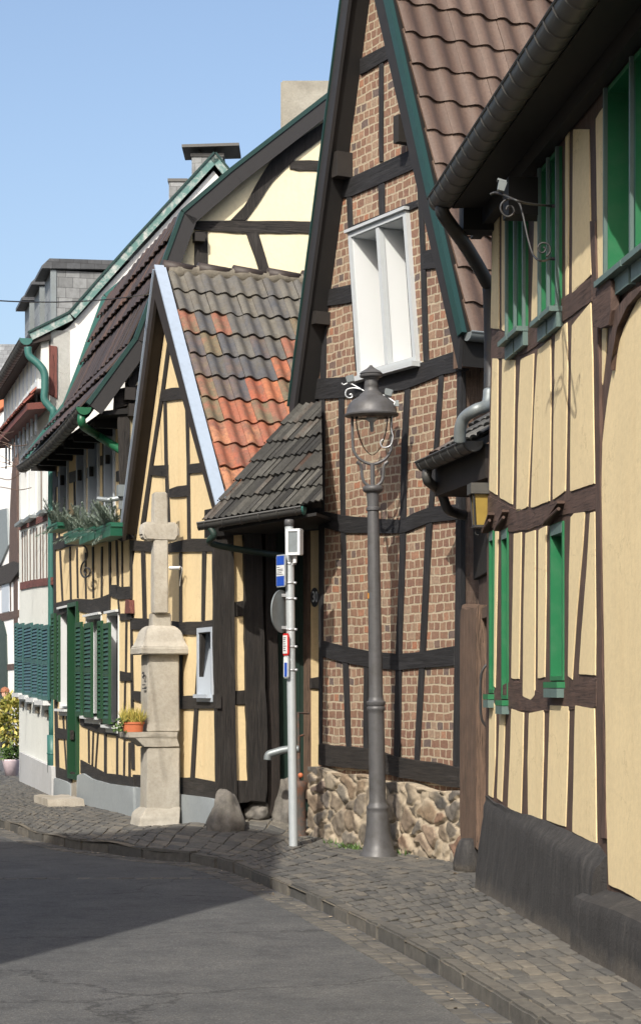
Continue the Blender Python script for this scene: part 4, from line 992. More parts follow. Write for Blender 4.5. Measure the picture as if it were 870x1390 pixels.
slab('timber_brace', G2, [(172, 520), (205, 470), (212, 478), (180, 530)], .018, .05, M['black'], E2, **kG)
for x, y in ((175.5, 535), (181, 557), (270, 322)):
    q = G2.at(x, y, .06); bm = bmesh.new(); b_box(bm, q, G2.t, G2.n, UP, .13, .14, .15 if y > 400 else .11); from_bm('beam_end', bm, M['black'], E2)
def wg(a, z, o=OG): return G2.w(a, z, o)
LB2 = (W2.t * -1 - UP * .022).normalized()
LG = 4.85
loop = pv + far; low = [(a + (.02 if i == 0 else 0), z - .10) for i, (a, z) in enumerate(pv)] 
slab_loop = [wg(a, z) for a, z in loop] + [wg(a, z - .13) for a, z in reversed(loop)]
prism('roof_boards', slab_loop, LB2 * (LG + OG), M['soffit'], E2)
for p, q in zip(pv[:-1], pv[1:]):
    d_ = V((q[0] - p[0], q[1] - p[1])).normalized(); pe = V((d_.y, -d_.x)) * .18
    prism('barge_board', [wg(*p, OG + .03), wg(*q, OG + .03), wg(q[0] + pe.x, q[1] + pe.y, OG + .03), wg(p[0] + pe.x, p[1] + pe.y, OG + .03)], -G2.n * .03, M['blackflat'], E2)
    nn = V((-d_.y, d_.x))
    prism('verge_trim', [wg(*p, OG + .045), wg(*q, OG + .045), wg(q[0] + nn.x * .05, q[1] + nn.y * .05, OG + .045), wg(p[0] + nn.x * .05, p[1] + nn.y * .05, OG + .045)], LB2 * .08, M['verge'], E2)
    pe2 = V(wg(*p)) + LB2 * (LG + OG - .04); qe2 = V(wg(*q)) + LB2 * (LG + OG - .04); n3 = G2.t * nn.x + UP * nn.y
    prism('verge_trim', [pe2 + n3 * .005, qe2 + n3 * .005, qe2 + n3 * .07, pe2 + n3 * .07], LB2 * .07, M['tealmetal'], E2)
# tiles on the steep lower slope, laid in three bands that follow its bends
def band(p, q, rows, mat, tw=.27, lift=.05, up=.03):
    P0 = V(wg(*p)); Q0 = V(wg(*q)); ev = (Q0 - P0); Ls = ev.length; ev.normalize(); nrm = ev.cross(LB2).normalized(); nrm = nrm if nrm.z > 0 else -nrm
    tiles('tile_covering', P0 + LB2 * .08 + nrm * up, LB2, ev, int((LG + OG - .14) / tw), rows, tw, Ls / rows, .012, lift, mat, E2, 's', .006, wave=.03)
Lb = lambda p, q: math.hypot(q[0] - p[0], q[1] - p[1])
for p, q in zip(pv[:4], pv[1:5]): band(p, q, max(1, round(Lb(p, q) / .44)), M['tileD2'])
band(pv[4], pv[7], 9, M['tileD2'], lift=.015, up=-.06)
bp_ = [V(wg(pv[4][0], pv[4][1])) + LB2 * (.3 * k) + UP * (-.05 + .03 * math.sin(k * 1.1) + .015 * math.sin(k * 2.7)) for k in range(int((LG + OG) / .3) + 1)]
bm = bmesh.new(); b_tube(bm, bp_, .05, 8); from_bm('break_capping', bm, M['tileD2'], E2, True)
ge = V(wg(pv[0][0] - .02, pv[0][1] - .03)); 
g2o = gutter('gutter', ge + W2.t * .02 + W2.n * .05, ge + LB2 * (LG + OG) + W2.n * .05 - UP * .08, .085, M['zincdk'], E2, W2.n, .24, sag=.07)
sp = V(ge) + W2.n * .05
bm = bmesh.new(); pp = [sp - UP * .05 + LB2 * .08, sp - UP * .2 + LB2 * .06, at_depth(131, 590, 24.75), at_depth(150, 602, 24.6), at_depth(172, 616, 24.45), at_depth(182, 622, 24.5)]
b_tube(bm, smooth_path(pp, 6), .052, 12); from_bm('downpipe', bm, M['greenpipe'], g2o, True)
bm = bmesh.new(); cc = sp + W2.t * .035; an = [cc + W2.n * math.cos(math.pi * k / 12) * .092 - UP * math.sin(math.pi * k / 12) * .092 for k in range(13)]
vs = [bm.verts.new(p) for p in an]; vs2 = [bm.verts.new(p - W2.t * .03) for p in an]; bm.faces.new(vs); bm.faces.new(vs2[::-1])
for i in range(13): bm.faces.new((vs[i], vs2[i], vs2[(i + 1) % 13], vs[(i + 1) % 13]))
from_bm('gutter_end', bm, M['greenpipe'], g2o)
prism('soffit', [W2.w(lenA - .05, z, o) for o, z in ((.33, pv[0][1] - .05), (-.1, pv[0][1] + .02), (-.1, pv[0][1] - .06), (.33, pv[0][1] - .1))], W2.t * (lenB - lenA + .1), M['soffit'], E2)
for k in range(8):
    bm = bmesh.new(); b_box(bm, W2.w(lenA + .2 + k * .72, pv[0][1] - .14, .16), W2.t, W2.n, UP, .11, .4, .12); from_bm('rafter_end', bm, M['soffit'], E2)
# concrete chimney behind the gable
q0 = at_depth(381, 170, 26.3); q1 = at_depth(456, 170, 26.3); wd = (q1 - q0).length; zt_ = at_depth(400, 108, 26.3).z
bm = bmesh.new(); b_box(bm, V(((q0.x + q1.x) / 2, 26.3 + wd / 2, zt_ - 1.0)), V((1, 0, 0)), V((0, 1, 0)), UP, wd, wd, 2.0); bmesh.ops.bevel(bm, geom=bm.edges[:], offset=.02, segments=2, affect='EDGES'); from_bm('chimney', bm, M['concrete'], E2)
# small floodlight fixed under the gable verge
bm = bmesh.new(); q = W2.at(166, 672, .16); b_box(bm, q + UP * .05, W2.t, W2.n, UP, .12, .12, .14); b_tube(bm, [q - UP * .03, q - UP * .05 - G2.t * .05 + V((-.12, 0, -.01)), q + V((-.3, .05, -.04))], .03, 8); b_box(bm, q - UP * .12, W2.t, W2.n, UP, .06, .08, .1)
from_bm('cable_clamp', bm, M['zincmid'], E2)
bm = bmesh.new(); ps = smooth_path([W2.at(113, 740, .1), W2.at(117.5, 745, .12), W2.at(118, 757, .12), W2.at(111, 767, .12), W2.at(110, 778, .12), W2.at(115, 784, .12), W2.at(121.5, 780, .12), W2.at(122, 773, .12), W2.at(117, 771, .12), W2.at(114.5, 776, .12), W2.at(117, 779, .12)], 5)
b_tube(bm, ps, .012, 6); from_bm('iron_scroll', bm, M['iron'], E2, True)

# flower boxes with cut fir branches
def fir(bm, base, tip, n, ln, la, rs):
    d = (tip - base).normalized(); s = d.orthogonal().normalized(); t = d.cross(s)
    b_tube(bm, [base, tip], [.006, .002], 4)
    for k in range(n):
        u = (k + .5) / n; p = base.lerp(tip, u)
        for m in range(7):
            an = rs.uniform(0, 6.28); dr = (s * math.cos(an) + t * math.sin(an)) * .8 + d * .75
            q = p + dr.normalized() * ln * rs.uniform(.6, 1.1) * (1 - .35 * u); w = dr.cross(UP).normalized() * .006
            f = bm.faces.new([bm.verts.new(p - w), bm.verts.new(p + w), bm.verts.new(q)]); f[la] = rs.random()
FB = [((65, 712, 78, 720.5), 'far'), ((88, 721, 107, 735), 'a'), ((108, 719, 128, 735.5), 'b'), ((129.5, 713.5, 150, 731), 'n')]
labs = ['green flower box furthest from the stone cross, mostly hidden by fir sprigs', 'green flower box second from the white house, fir sprigs spilling over it', 'green flower box above the iron scroll, tilted slightly forward', 'green flower box nearest the stone cross, its front bare']
for ((x0, y0, x1, y1), nm), lab in zip(FB, labs):
    c0 = W2.at(x0, y1, .30); c1 = W2.at(x1, y1, .30); top = W2.at((x0 + x1) / 2, y0, .30).z; bot = W2.at((x0 + x1) / 2, y1, .30).z
    T = thing('flower_box', (c0 + c1) / 2, lab, 'flower box', 'green flower boxes on the long yellow house')
    d = c1 - c0; d.z = 0; Lx = d.length; ax = d.normalized(); h = top - bot; ctr = (c0 + c1) / 2 - W2.n * .1; ctr.z = (top + bot) / 2
    bm = bmesh.new(); vs = b_box(bm, ctr, ax, W2.n, UP, Lx, .2, h, 1.08)
    tp = [f for f in bm.faces if f.calc_center_median().z > top - .01]; bmesh.ops.inset_region(bm, faces=tp, thickness=.014); bmesh.ops.translate(bm, verts=list({v for f in tp for v in f.verts}), vec=-UP * .05)
    b_box(bm, ctr + UP * (h / 2 - .012) + W2.n * .108, ax, W2.n, UP, Lx * 1.09, .012, .028)
    b_box(bm, ctr + UP * (h * .1) + W2.n * .105, ax, W2.n, UP, Lx * 1.02, .006, .02)
    from_bm('trough', bm, M['boxgreen'], T)
    bm = bmesh.new(); la = bm.faces.layers.float.new('rnd'); rs = random.Random(hash(nm) % 7 if False else len(lab))
    nb = {'far': 26, 'a': 30, 'b': 24, 'n': 26}[nm]
    for k in range(nb):
        b_ = ctr + ax * rs.uniform(-.5, .5) * Lx + W2.n * rs.uniform(-.05, .09) + UP * h * .35
        dr = V((rs.gauss(0, .45), rs.gauss(-.1, .35), 0)) + UP * rs.uniform(.45, 1.1) + W2.n * .1
        if rs.random() < .1: dr = W2.n * .5 + V((rs.gauss(0, .4), 0, rs.uniform(-.5, .1)))
        fir(bm, b_, b_ + dr.normalized() * rs.uniform(.16, .40), 20, .085, la, rs)
    from_bm('fir_sprigs', bm, M['fir'], T)
ds = W2.at(80, 1094, .35); D0 = thing('doorstep', V((ds.x, ds.y, 0)), 'worn pale stone doorstep on the pavement below the green door', 'step')
bm = bmesh.new(); p = at_depth(77, 1094, 27.2); b_box(bm, V((p.x + .04, 27.1, .04)), W2.t, W2.n, UP, 1.15, .5, .16, .94); bmesh.ops.subdivide_edges(bm, edges=bm.edges[:], cuts=4, use_grid_fill=True)
for v in bm.verts: v.co += noise.noise_vector(v.co * 5) * .025
o = from_bm('step_stone', bm, M['step'], D0, True); sharp(o, 50)
# ================================================================== gateway between small house and brick house
C = thing('gateway', WC.p, 'dark timber gateway with mossy grey tiled roof and green door beside the brick house', 'gateway')
wc = WC
k1 = WC.sz(433, 900)[0]
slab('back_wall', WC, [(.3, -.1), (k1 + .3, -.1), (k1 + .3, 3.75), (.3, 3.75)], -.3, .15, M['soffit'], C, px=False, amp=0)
def stp(name, pts, off, dep, mat, **k): return slab(name, WC, pts, off, dep, mat, C, **k)
stp('plaster_strip', [(314, 690), (331, 690), (338, 1063), (318, 1062)], -.02, .2, M['yellow'], amp=.002, bevel=0)
stp('corner_post', [(290.5, 690), (317, 690), (318, 800), (320, 1000), (323, 1113), (296, 1113), (294, 1000), (291, 850)], .03, .06, M['black'], amp=.008, bevel=.015)
stp('gate_post', [(330, 690), (355, 690), (358, 850), (363, 1000), (363, 1091), (338, 1089), (335, 950)], .03, .3, M['black'], amp=.012, bevel=.02)
stp('timber_beam', [(316, 818), (333, 815), (333, 836), (317, 838)], .0, .2, M['black'], amp=.003)
stp('timber_beam', [(320, 938), (335, 937), (336, 957), (320, 957)], .0, .2, M['black'], amp=.003)
stp('timber_beam', [(318, 1060), (340, 1060), (340, 1090), (318, 1092)], .0, .2, M['black'], amp=.005)
stp('door_frame', [(360, 690), (374, 690), (381, 1109), (364, 1109)], -.05, .2, M['dark'], amp=.003)
stp('door', [(371, 690), (420, 690), (420, 1109), (379, 1109)], -.15, .06, M['gatedoor'], amp=0, bevel=.005)
for k in range(6):
    x = 376 + k * 7.4; stp('door_batten', [(x, 692), (x + .8, 692), (x + 4.4 - k * .6, 1107), (x + 3.6 - k * .6, 1107)], -.142, .02, M['gatedoor'], amp=0, bevel=0)
stp('door_jamb', [(417, 690), (423, 690), (423, 1085), (418, 1085)], -.04, .25, M['oldwood'], amp=.003)
ys = stp('plaster_strip', [(422, 690), (434, 690), (434, 1052), (423, 1060)], -.03, .2, M['yellow'], amp=.002, bevel=0)
stp('timber_beam', [(422, 921), (434, 919), (434, 936), (422, 935)], -.005, .1, M['black'], amp=.002)
# oval house number
c = WC.at(427.3, 811, -.015); t_ = WC.t
nb = thing('house_number', c, 'dark oval plate with white number 30 on narrow yellow strip beside the gateway', 'house number')
bm = bmesh.new(); ring = [bm.verts.new(c + t_ * math.cos(k * math.pi / 12) * .047 + UP * math.sin(k * math.pi / 12) * .105) for k in range(24)]
r2 = [bm.verts.new(v.co - WC.n * .012) for v in ring]; bm.faces.new(ring); bm.faces.new(r2[::-1])
for i in range(24): bm.faces.new((ring[i], r2[i], r2[(i + 1) % 24], ring[(i + 1) % 24]))
from_bm('plate', bm, M['ink'], nb)
letters('numerals', '30', c + WC.n * .003, t_, UP, .165, M['signwhite'], nb, .001, .42)
# roof: eave line in front, valley against the orange roof
Lc = at_depth(268, 708, 20.15); Rc = at_depth(436, 681, 19.85)
evC = V((.577, .30, .75)).normalized(); euC = (Rc - Lc).normalized()
nC = euC.cross(evC).normalized(); nC = nC if nC.z > 0 else -nC
Lv = at_depth(285, 702, 20.1); Lv = Lv - nC * (Lv - Lc).dot(nC)
LC = (Rc - Lc).length
top = 1.62
vnD = vn; vn = evC.cross(UP).normalized(); vn = vn if vn.dot(Rc - Lc) < 0 else -vn
cut = [(Lv, vn), (at_depth(435, 600, 20.9), V((1, .02, 0)))]
nr = 6; wC = .062
def tilesC():
    """columns of narrow old tiles running up the slope, set askew to the eave"""
    bm = bmesh.new(); la = bm.faces.layers.float.new('rnd'); lb = bm.faces.layers.float.new('row')
    n = int((LC + 1.0) / wC); h = top / nr; sd = euC
    for c in range(-12, n):
        for r in range(nr):
            rn = random.random(); g = []; j = [random.uniform(-.010, .010) for _ in range(4)]
            for v in (-.15, .5, 1.0):
                row = []
                for i in range(5):
                    x = i / 4; hgt = .016 * math.cos(2 * math.pi * x) + .03 * (1 - v) + j[0] * (1 - x) + j[1] * x
                    row.append(bm.verts.new(Lc - sd * .02 + sd * ((c + x) * wC + j[2] * .4) + evC * ((r + v) * h + j[3]) + nC * (hgt + .03)))
                g.append(row)
            fs = []
            for A_, B_ in zip(g, g[1:]):
                for i in range(4): fs.append(bm.faces.new((A_[i], A_[i + 1], B_[i + 1], B_[i])))
            low = [bm.verts.new(q.co - nC * .02) for q in g[0]]
            for i in range(4): fs.append(bm.faces.new((low[i], low[i + 1], g[0][i + 1], g[0][i])))
            for f in fs: f[la] = rn; f[lb] = r / nr
    for co, no in cut: bmesh.ops.bisect_plane(bm, geom=bm.verts[:] + bm.edges[:] + bm.faces[:], plane_co=co, plane_no=no, clear_outer=True)
    me = bpy.data.meshes.new('tile_covering'); bm.to_mesh(me); bm.free(); me.materials.append(M['tileC'])
    me.polygons.foreach_set('use_smooth', [True] * len(me.polygons)); sharp(mesh_obj('tile_covering', me, C), 35)
tilesC()
A4 = [Lv, Rc + euC * .1, Rc + euC * .1 + evC * top, Lv + evC * top]
rb_ = bmesh.new(); va = [rb_.verts.new(p - nC * .01) for p in A4]; vb = [rb_.verts.new(p - nC * .09) for p in A4]
rb_.faces.new(va); rb_.faces.new(vb[::-1])
for i in range(4): rb_.faces.new((va[i], vb[i], vb[(i + 1) % 4], va[(i + 1) % 4]))
bmesh.ops.bisect_plane(rb_, geom=rb_.verts[:] + rb_.edges[:] + rb_.faces[:], plane_co=at_depth(434, 600, 20.9), plane_no=V((1, .02, 0)), clear_outer=True)
bmesh.ops.holes_fill(rb_, edges=[e for e in rb_.edges if e.is_boundary], sides=12)
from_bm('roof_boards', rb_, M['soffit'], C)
prism('valley_board', [Lv - nC * .02, Lv + evC * top - nC * .02, V1 - n1R * .12, E0_ - n1R * .12], -UP * .03, M['soffit'], C)
oC = V((euC.y, -euC.x, 0)).normalized(); oC = oC if oC.y < 0 else -oC
Gl = Lc + euC * .03 + oC * .05 - UP * .03; Gr = Lc.lerp(Rc, .86) + oC * .05 - UP * .03
gC = gutter('gutter', Gl, Gr, .072, M['tealmetal'] if False else M['zincdk'], C, oC, .19)
bm = bmesh.new(); cc = Gr + euC * .005; an = [cc + oC * math.cos(math.pi * k / 12) * .08 - UP * math.sin(math.pi * k / 12) * .08 for k in range(13)]
vs = [bm.verts.new(p) for p in an]; vs2 = [bm.verts.new(p + euC * .02) for p in an]; bm.faces.new(vs); bm.faces.new(vs2[::-1])
for i in range(13): bm.faces.new((vs[i], vs2[i], vs2[(i + 1) % 13], vs[(i + 1) % 13]))
from_bm('gutter_end', bm, M['tealmetal'], gC)
bm = bmesh.new(); b_tube(bm, smooth_path([Gl + euC * .12 - UP * .06, Gl + euC * .16 - UP * .14, at_depth(284, 735, 20.15), at_depth(298, 741, 20.3), at_depth(345, 749, 20.7), at_depth(400, 757, 21.2)], 6), .034, 10); from_bm('downpipe', bm, M['gatedoor'], gC, True)
prism('lintel', [WC.w(a, z, .06) for a, z in ((-.02, 3.2), (k1 + .1, 3.32), (k1 + .1, 3.6), (-.02, 3.5))], -WC.n * .3, M['soffit'], C)
prism('soffit', [Lc - UP * .10 + oC * -.02 + euC * .22, Rc - UP * .10 - euC * .05, Rc - UP * .10 - oC * 1.3 - euC * .05, Lc - UP * .10 - oC * 1.0 + euC * .5], -UP * .03, M['soffit'], C)

# stones by the gateway
def boulder(name, c, rx, ry, rz, lab, seed, top=1.0, sub=4):
    T = bmesh.new(); bmesh.ops.create_icosphere(T, subdivisions=sub, radius=1)
    for v in T.verts:
        p = v.co.copy(); k = 1 + .22 * noise.noise(p * 1.5 + V((seed, 0, 0))) + .1 * noise.noise(p * 4 + V((0, seed, 0))) + .03 * noise.noise(p * 11)
        f = 1 - (1 - top) * max(0, p.z)
        v.co = V((p.x * rx * k * f, p.y * ry * k * f, p.z * rz * k))
    o = from_bm(name, T, M['rock'], None, True); o.location = c; sharp(o, 60)
    return tag(o, lab, 'stone', 'kerb stones guarding the gateway')
q = at_depth(306, 1118, 20.75); boulder('guard_stone', V((q.x, 20.75, .2)), .185, .17, .38, 'large grey guard stone at the foot of the black corner post', 2.0, .68)
q = at_depth(350, 1103, 21.3); boulder('guard_stone', V((q.x, 21.3, .28)), .14, .16, .13, 'small round grey stone under the black gate post', 5.0)
q = at_depth(384, 1095, 21.0); boulder('guard_stone', V((q.x + .02, 21.35, .26)), .15, .18, .36, 'brown grey boulder half hidden behind the galvanised sign pole', 8.0, .7)

# hand pump behind the pole
pc = at_depth(406, 1138, 20.75); hp = thing('hand_pump', V((pc.x, 20.75, 0)), 'rusty cast iron hand pump with grey spout standing behind the sign pole', 'water pump')
zb_ = lambda y: EYE + (HOR - y) * 20.75 / FOC
pb = V((pc.x, 20.75, 0))
bm = bmesh.new(); b_lathe(bm, pb, [(.10, -.05), (.10, .05), (.075, .1), (.07, zb_(1075)), (.085, zb_(1070)), (.085, zb_(1063)), (.06, zb_(1060))], 16); from_bm('pump_body', bm, M['rust'], hp, True)
bm = bmesh.new(); b_tube(bm, [pb + UP * zb_(1062), pb + V((-.01, 0, 0)) + UP * zb_(968)], [.022, .012], 8); b_tube(bm, [pb + V((-.02, 0, zb_(968))), pb + V((.1, .1, zb_(969)))], .012, 6); b_tube(bm, [pb + V((0, 0, zb_(1000))), pb + V((.05, .05, zb_(998)))], .012, 6); from_bm('pump_handle', bm, M['rust'], hp)
bm = bmesh.new(); b_tube(bm, smooth_path([pb + V((.0, .0, zb_(1017))), pb + V((-.14, .0, zb_(1018))), at_depth(372, 1022, 20.75), at_depth(364.5, 1025, 20.75), at_depth(363, 1032, 20.75)], 6), .04, 12); from_bm('spout', bm, M['zincmid'], hp, True)
bm = bmesh.new(); bmesh.ops.create_icosphere(bm, subdivisions=2, radius=.028); bmesh.ops.translate(bm, verts=bm.verts, vec=at_depth(408, 1053, 20.7)); from_bm('valve_knob', bm, M['terracotta'], hp, True)

# sign pole
YP = 19.75
pf_ = at_depth(398.5, 1148, YP); pt_ = at_depth(392.5, 712, YP)
SP = thing('sign_pole', V((pf_.x, YP, 0)), 'tall galvanised pole with blue sign, round plate and timetables in front of gateway', 'sign pole')
pf_.z = -.02; ax_ = pt_ - pf_
bm = bmesh.new(); b_tube(bm, [pf_, pt_], .044, 20); o = from_bm('pole', bm, M['galv'], SP, True); sharp(o)
bm = bmesh.new(); b_lathe(bm, pt_ - UP * .02, [(.047, 0), (.049, .05), (.04, .07)], 18); from_bm('cap', bm, M['lamp'], SP, True)
for y in (764, 790, 811, 852, 875, 906):
    c = pt_.lerp(pf_, (y - 712) / 436); bm = bmesh.new(); b_lathe(bm, c - UP * .012, [(.0475, 0), (.0475, .024)], 16); b_box(bm, c + V((.05, -.015, 0)), V((1, 0, 0)), V((0, 1, 0)), UP, .03, .02, .024); from_bm('clamp', bm, M['steel'], SP, True)
def yP(y): return EYE + (HOR - y) * YP / FOC
# floodlight box, turned a little
fx = at_depth(400.5, 736, YP - .09); ua, ub = V((.93, -.37, 0)).normalized(), V((.37, .93, 0)).normalized()
bm = bmesh.new(); b_box(bm, fx, ua, ub, UP, .15, .08, .26); bmesh.ops.bevel(bm, geom=bm.edges[:], offset=.008, segments=2, affect='EDGES')
fl = from_bm('floodlight', bm, M['whitepaint'], SP)
bm = bmesh.new(); b_box(bm, fx - ub * .043, ua, ub, UP, .10, .012, .20); from_bm('lens', bm, M['zincmid'], fl)
bm = bmesh.new()
for sx_, sz_, w_, h_ in ((-.062, 0, .026, .26), (.062, 0, .026, .26), (0, .117, .098, .026), (0, -.117, .098, .026)): b_box(bm, fx - ub * .05 + ua * sx_ + UP * sz_, ua, ub, UP, w_, .02, h_)
from_bm('rim', bm, M['whitepaint'], fl)
bm = bmesh.new(); b_box(bm, fx - UP * .165, ua, ub, UP, .03, .03, .08); b_tube(bm, [fx - UP * .19, V((pt_.x + .02, YP, fx.z - .24))], .012, 8); from_bm('mount', bm, M['whitepaint'], fl)
# blue and white panel sign seen obliquely
dS = V((.30, -.30, 0)).normalized(); dS = V((.52, -.85, 0)).normalized(); nS = V((-dS.y, dS.x, 0)); nS = nS if nS.y < 0 else -nS
def panel(px0, px1, y0, y1, mat, name, yoff, parent, hinge=None):
    cx = at_depth((px0 + px1) / 2, (y0 + y1) / 2, YP + yoff); wd = (px1 - px0) * YP / FOC / dS.x
    bm = bmesh.new(); b_box(bm, cx, dS, nS, UP, wd, .012, (y1 - y0) * YP / FOC); bmesh.ops.bevel(bm, geom=[e for e in bm.edges if abs((e.verts[0].co - e.verts[1].co).normalized().dot(nS)) > .9], offset=.012, segments=3, affect='EDGES')
    return from_bm(name, bm, mat, parent), cx, wd
sg, cx, wd = panel(375.5, 387.5, 753, 797, M['galv'], 'sign_panel', -.02, SP)
nS_ = nS
def face(cx, wd, u0, u1, v0, v1, mat, name, parent, h, lift=.009):
    bm = bmesh.new(); b_box(bm, cx + dS * wd * ((u0 + u1) / 2 - .5) + UP * h * (.5 - (v0 + v1) / 2) + nS_ * lift, dS, nS_, UP, wd * (u1 - u0), .004, h * (v1 - v0)); return from_bm(name, bm, mat, parent)
hS = 44 * YP / FOC
face(cx, wd, .08, .92, .04, .32, M['blue'], 'blue_field', sg, hS); face(cx, wd, .08, .92, .67, .96, M['blue'], 'blue_field', sg, hS); face(cx, wd, .08, .92, .33, .66, M['signwhite'], 'text_field', sg, hS)
for v, (u0, u1) in ((.39, (.14, .5)), (.455, (.2, .85)), (.50, (.2, .8)), (.56, (.14, .7)), (.61, (.14, .86))):
    bm = bmesh.new(); u = u0
    while u < u1: 
        b_box(bm, cx + dS * wd * (u - .5) + UP * hS * (.5 - v) + nS_ * .012, dS, nS_, UP, wd * .045, .002, hS * .022); u += .075
    from_bm('lettering', bm, M['ink'], sg)
# round sign, seen from behind and from the side
rc = at_depth(381.5, 830, YP - .03); dR = V((.44, .90, 0)).normalized(); dRn = V((-.90, .44, 0))
bm = bmesh.new(); rr = 29 * YP / FOC
b_lathe(bm, rc, [(.0, -.006), (rr, -.006), (rr, .006), (.0, .006)], 36, dRn); o = from_bm('round_plate', bm, M['zincmid'], SP, True); sharp(o)
bm = bmesh.new(); b_box(bm, rc + V((.05, .02, .0)) + UP * .16, V((1, .3, 0)).normalized(), V((-.3, 1, 0)).normalized(), UP, .1, .02, .03); b_box(bm, rc + V((.05, .02, .0)) - UP * .16, V((1, .3, 0)).normalized(), V((-.3, 1, 0)).normalized(), UP, .1, .02, .03); from_bm('sign_bracket', bm, M['steel'], SP)
t1, cx, wd = panel(384.5, 391.8, 860, 890, M['red'], 'timetable', -.05, SP); h1 = 30 * YP / FOC
face(cx, wd, .1, .86, .09, .91, M['signwhite'], 'paper', t1, h1)
for v in (.18, .26, .36, .46, .56, .66, .76):
    face(cx, wd, .22, .22 + random.uniform(.25, .5), v, v + .03, M['ink'], 'lettering', t1, h1, .012)
t2, cx, wd = panel(385.5, 392, 890.5, 921, M['galv'], 'timetable', -.05, SP); h2 = 30 * YP / FOC
face(cx, wd, .12, .88, .05, .95, M['signwhite'], 'paper', t2, h2); face(cx, wd, .3, .86, .3, .93, M['blue'], 'blue_field', t2, h2, .0115)

# ================================================================== wayside cross
YX = 21.95; gx = .10
X = thing('wayside_cross', V((-1.78, YX, gx)), 'weathered sandstone wayside cross on a tall pedestal with a shelf, on the pavement', 'stone cross')
uX = V((.94, .342, 0)).normalized(); tX = V((.342, -.94, 0)).normalized()
zX = lambda y: EYE + (HOR - y) * YX / FOC
def xc(px): return (px - PX0) * YX / FOC
lat = lambda px0, px1: (px1 - px0) * YX / FOC
cxx = xc(222) - .10; ctr = V((xc(216), YX + .12, 0))
def block(name, secs, cen=ctr, bev=.012, rough_=.006, seed=0):
    """secs: (z, width across, depth, shift across)"""
    bm = bmesh.new(); rings = []
    for z, wx, dx, sh in secs:
        ring = []
        for i, j in ((-1, -1), (1, -1), (1, 1), (-1, 1)):
            ring.append(bm.verts.new(cen + uX * (i * wx / 2 + sh) - tX * (j * dx / 2) + UP * z))
        rings.append(ring)
    for P, Q in zip(rings, rings[1:]):
        for k in range(4): bm.faces.new((P[k], P[(k + 1) % 4], Q[(k + 1) % 4], Q[k]))
    bm.faces.new(rings[0][::-1]); bm.faces.new(rings[-1])
    bmesh.ops.bevel(bm, geom=bm.edges[:], offset=bev, segments=2, affect='EDGES', clamp_overlap=True)
    bmesh.ops.subdivide_edges(bm, edges=[e for e in bm.edges if e.calc_length() > .08], cuts=5, use_grid_fill=True)
    for v in bm.verts:
        v.co += noise.noise_vector(v.co * 6 + V((seed, 0, 0))) * rough_ + noise.noise_vector(v.co * 17) * rough_ * .4
    o = from_bm(name, bm, M['sand'], X, True); sharp(o, 38); return o
# face towards the camera is b wide; the side towards the street a deep
bW = lat(200.5, 243) / .94; aD = .31
mid = (xc(200.5) + xc(243)) / 2
ctr = V((xc(216), YX + .05, 0))
lift = 0
block('foot', [(gx - .08, bW * 1.30, aD * 1.45, -.07), (gx + .1, bW * 1.22, aD * 1.35, -.05), (zX(1096), bW * 1.03, aD * 1.05, 0)], seed=1, rough_=.014)
block('pedestal', [(zX(1100), bW * 1.02, aD * 1.02, 0), (zX(1014), bW * 1.0, aD, 0)], seed=2)
block('shelf', [(zX(1014), bW * 1.08, aD * 1.1, -.02), (zX(1002), bW * 1.3, aD * 1.15, -.09), (zX(1001), bW * 1.52, aD * 1.2, -.13), (zX(994), bW * 1.55, aD * 1.22, -.13)], seed=3)
sh_ = block('shrine_block', [(zX(994), bW, aD, 0), (zX(888), bW * .97, aD * .97, 0)], seed=4)
block('cap', [(zX(889), bW * 1.5, aD * 1.5, 0), (zX(879), bW * 1.52, aD * 1.52, 0), (zX(877), bW * 1.4, aD * 1.4, 0), (zX(868), bW * 1.22, aD * 1.25, 0), (zX(858), bW * 1.1, aD * 1.12, 0), (zX(851), bW * .85, aD * .85, 0), (zX(849), bW * .6, aD * .65, 0)], seed=5)
sW = lat(205, 229) / .94 * .8; sD = .16
block('collar', [(zX(851), lat(203, 231) / .94 * .86, .2, 0), (zX(832), lat(203, 231) / .94 * .84, .19, 0)], seed=6)
cr = V((xc(217) + .02, YX + .12, 0))
bm_secs = [(zX(833), sW * 1.0, sD, 0), (zX(735), sW * .96, sD * .95, 0), (zX(690), sW * .93, sD * .95, 0), (zX(668), sW * .88, sD * .9, 0)]
block('cross_shaft', bm_secs, cen=ctr + V((.0, 0, 0)), seed=7)
block('cross_arm', [(zX(734.5), lat(198, 236) / .94, sD * 1.0, -.005), (zX(728), lat(192.5, 241) / .94, sD * 1.06, -.005), (zX(714), lat(192, 240) / .94, sD * 1.06, -.005), (zX(709), lat(195, 238) / .94, sD * 1.04, -.005)], cen=ctr, seed=8, bev=.02)
# carved signs on the street face
for k, (dy, ln) in enumerate(((930, .05), (935, .05))):
    bm = bmesh.new(); c = ctr - uX * (bW / 2 + .0) + UP * zX(dy); b_box(bm, c + tX * .02, tX, uX, UP, .10, .012, .012); from_bm('carving', bm, M['ink'], sh_)
bm = bmesh.new(); c = ctr - uX * (bW / 2 + .002) + UP * zX(917); b_tube(bm, smooth_path([c + tX * -.03 + UP * .02, c + UP * .035, c + tX * .035 + UP * .015, c + tX * .02 - UP * .01, c - UP * .02 - tX * .02, c - UP * .035 + tX * .04], 5), .008, 5); from_bm('carving', bm, M['ink'], sh_)
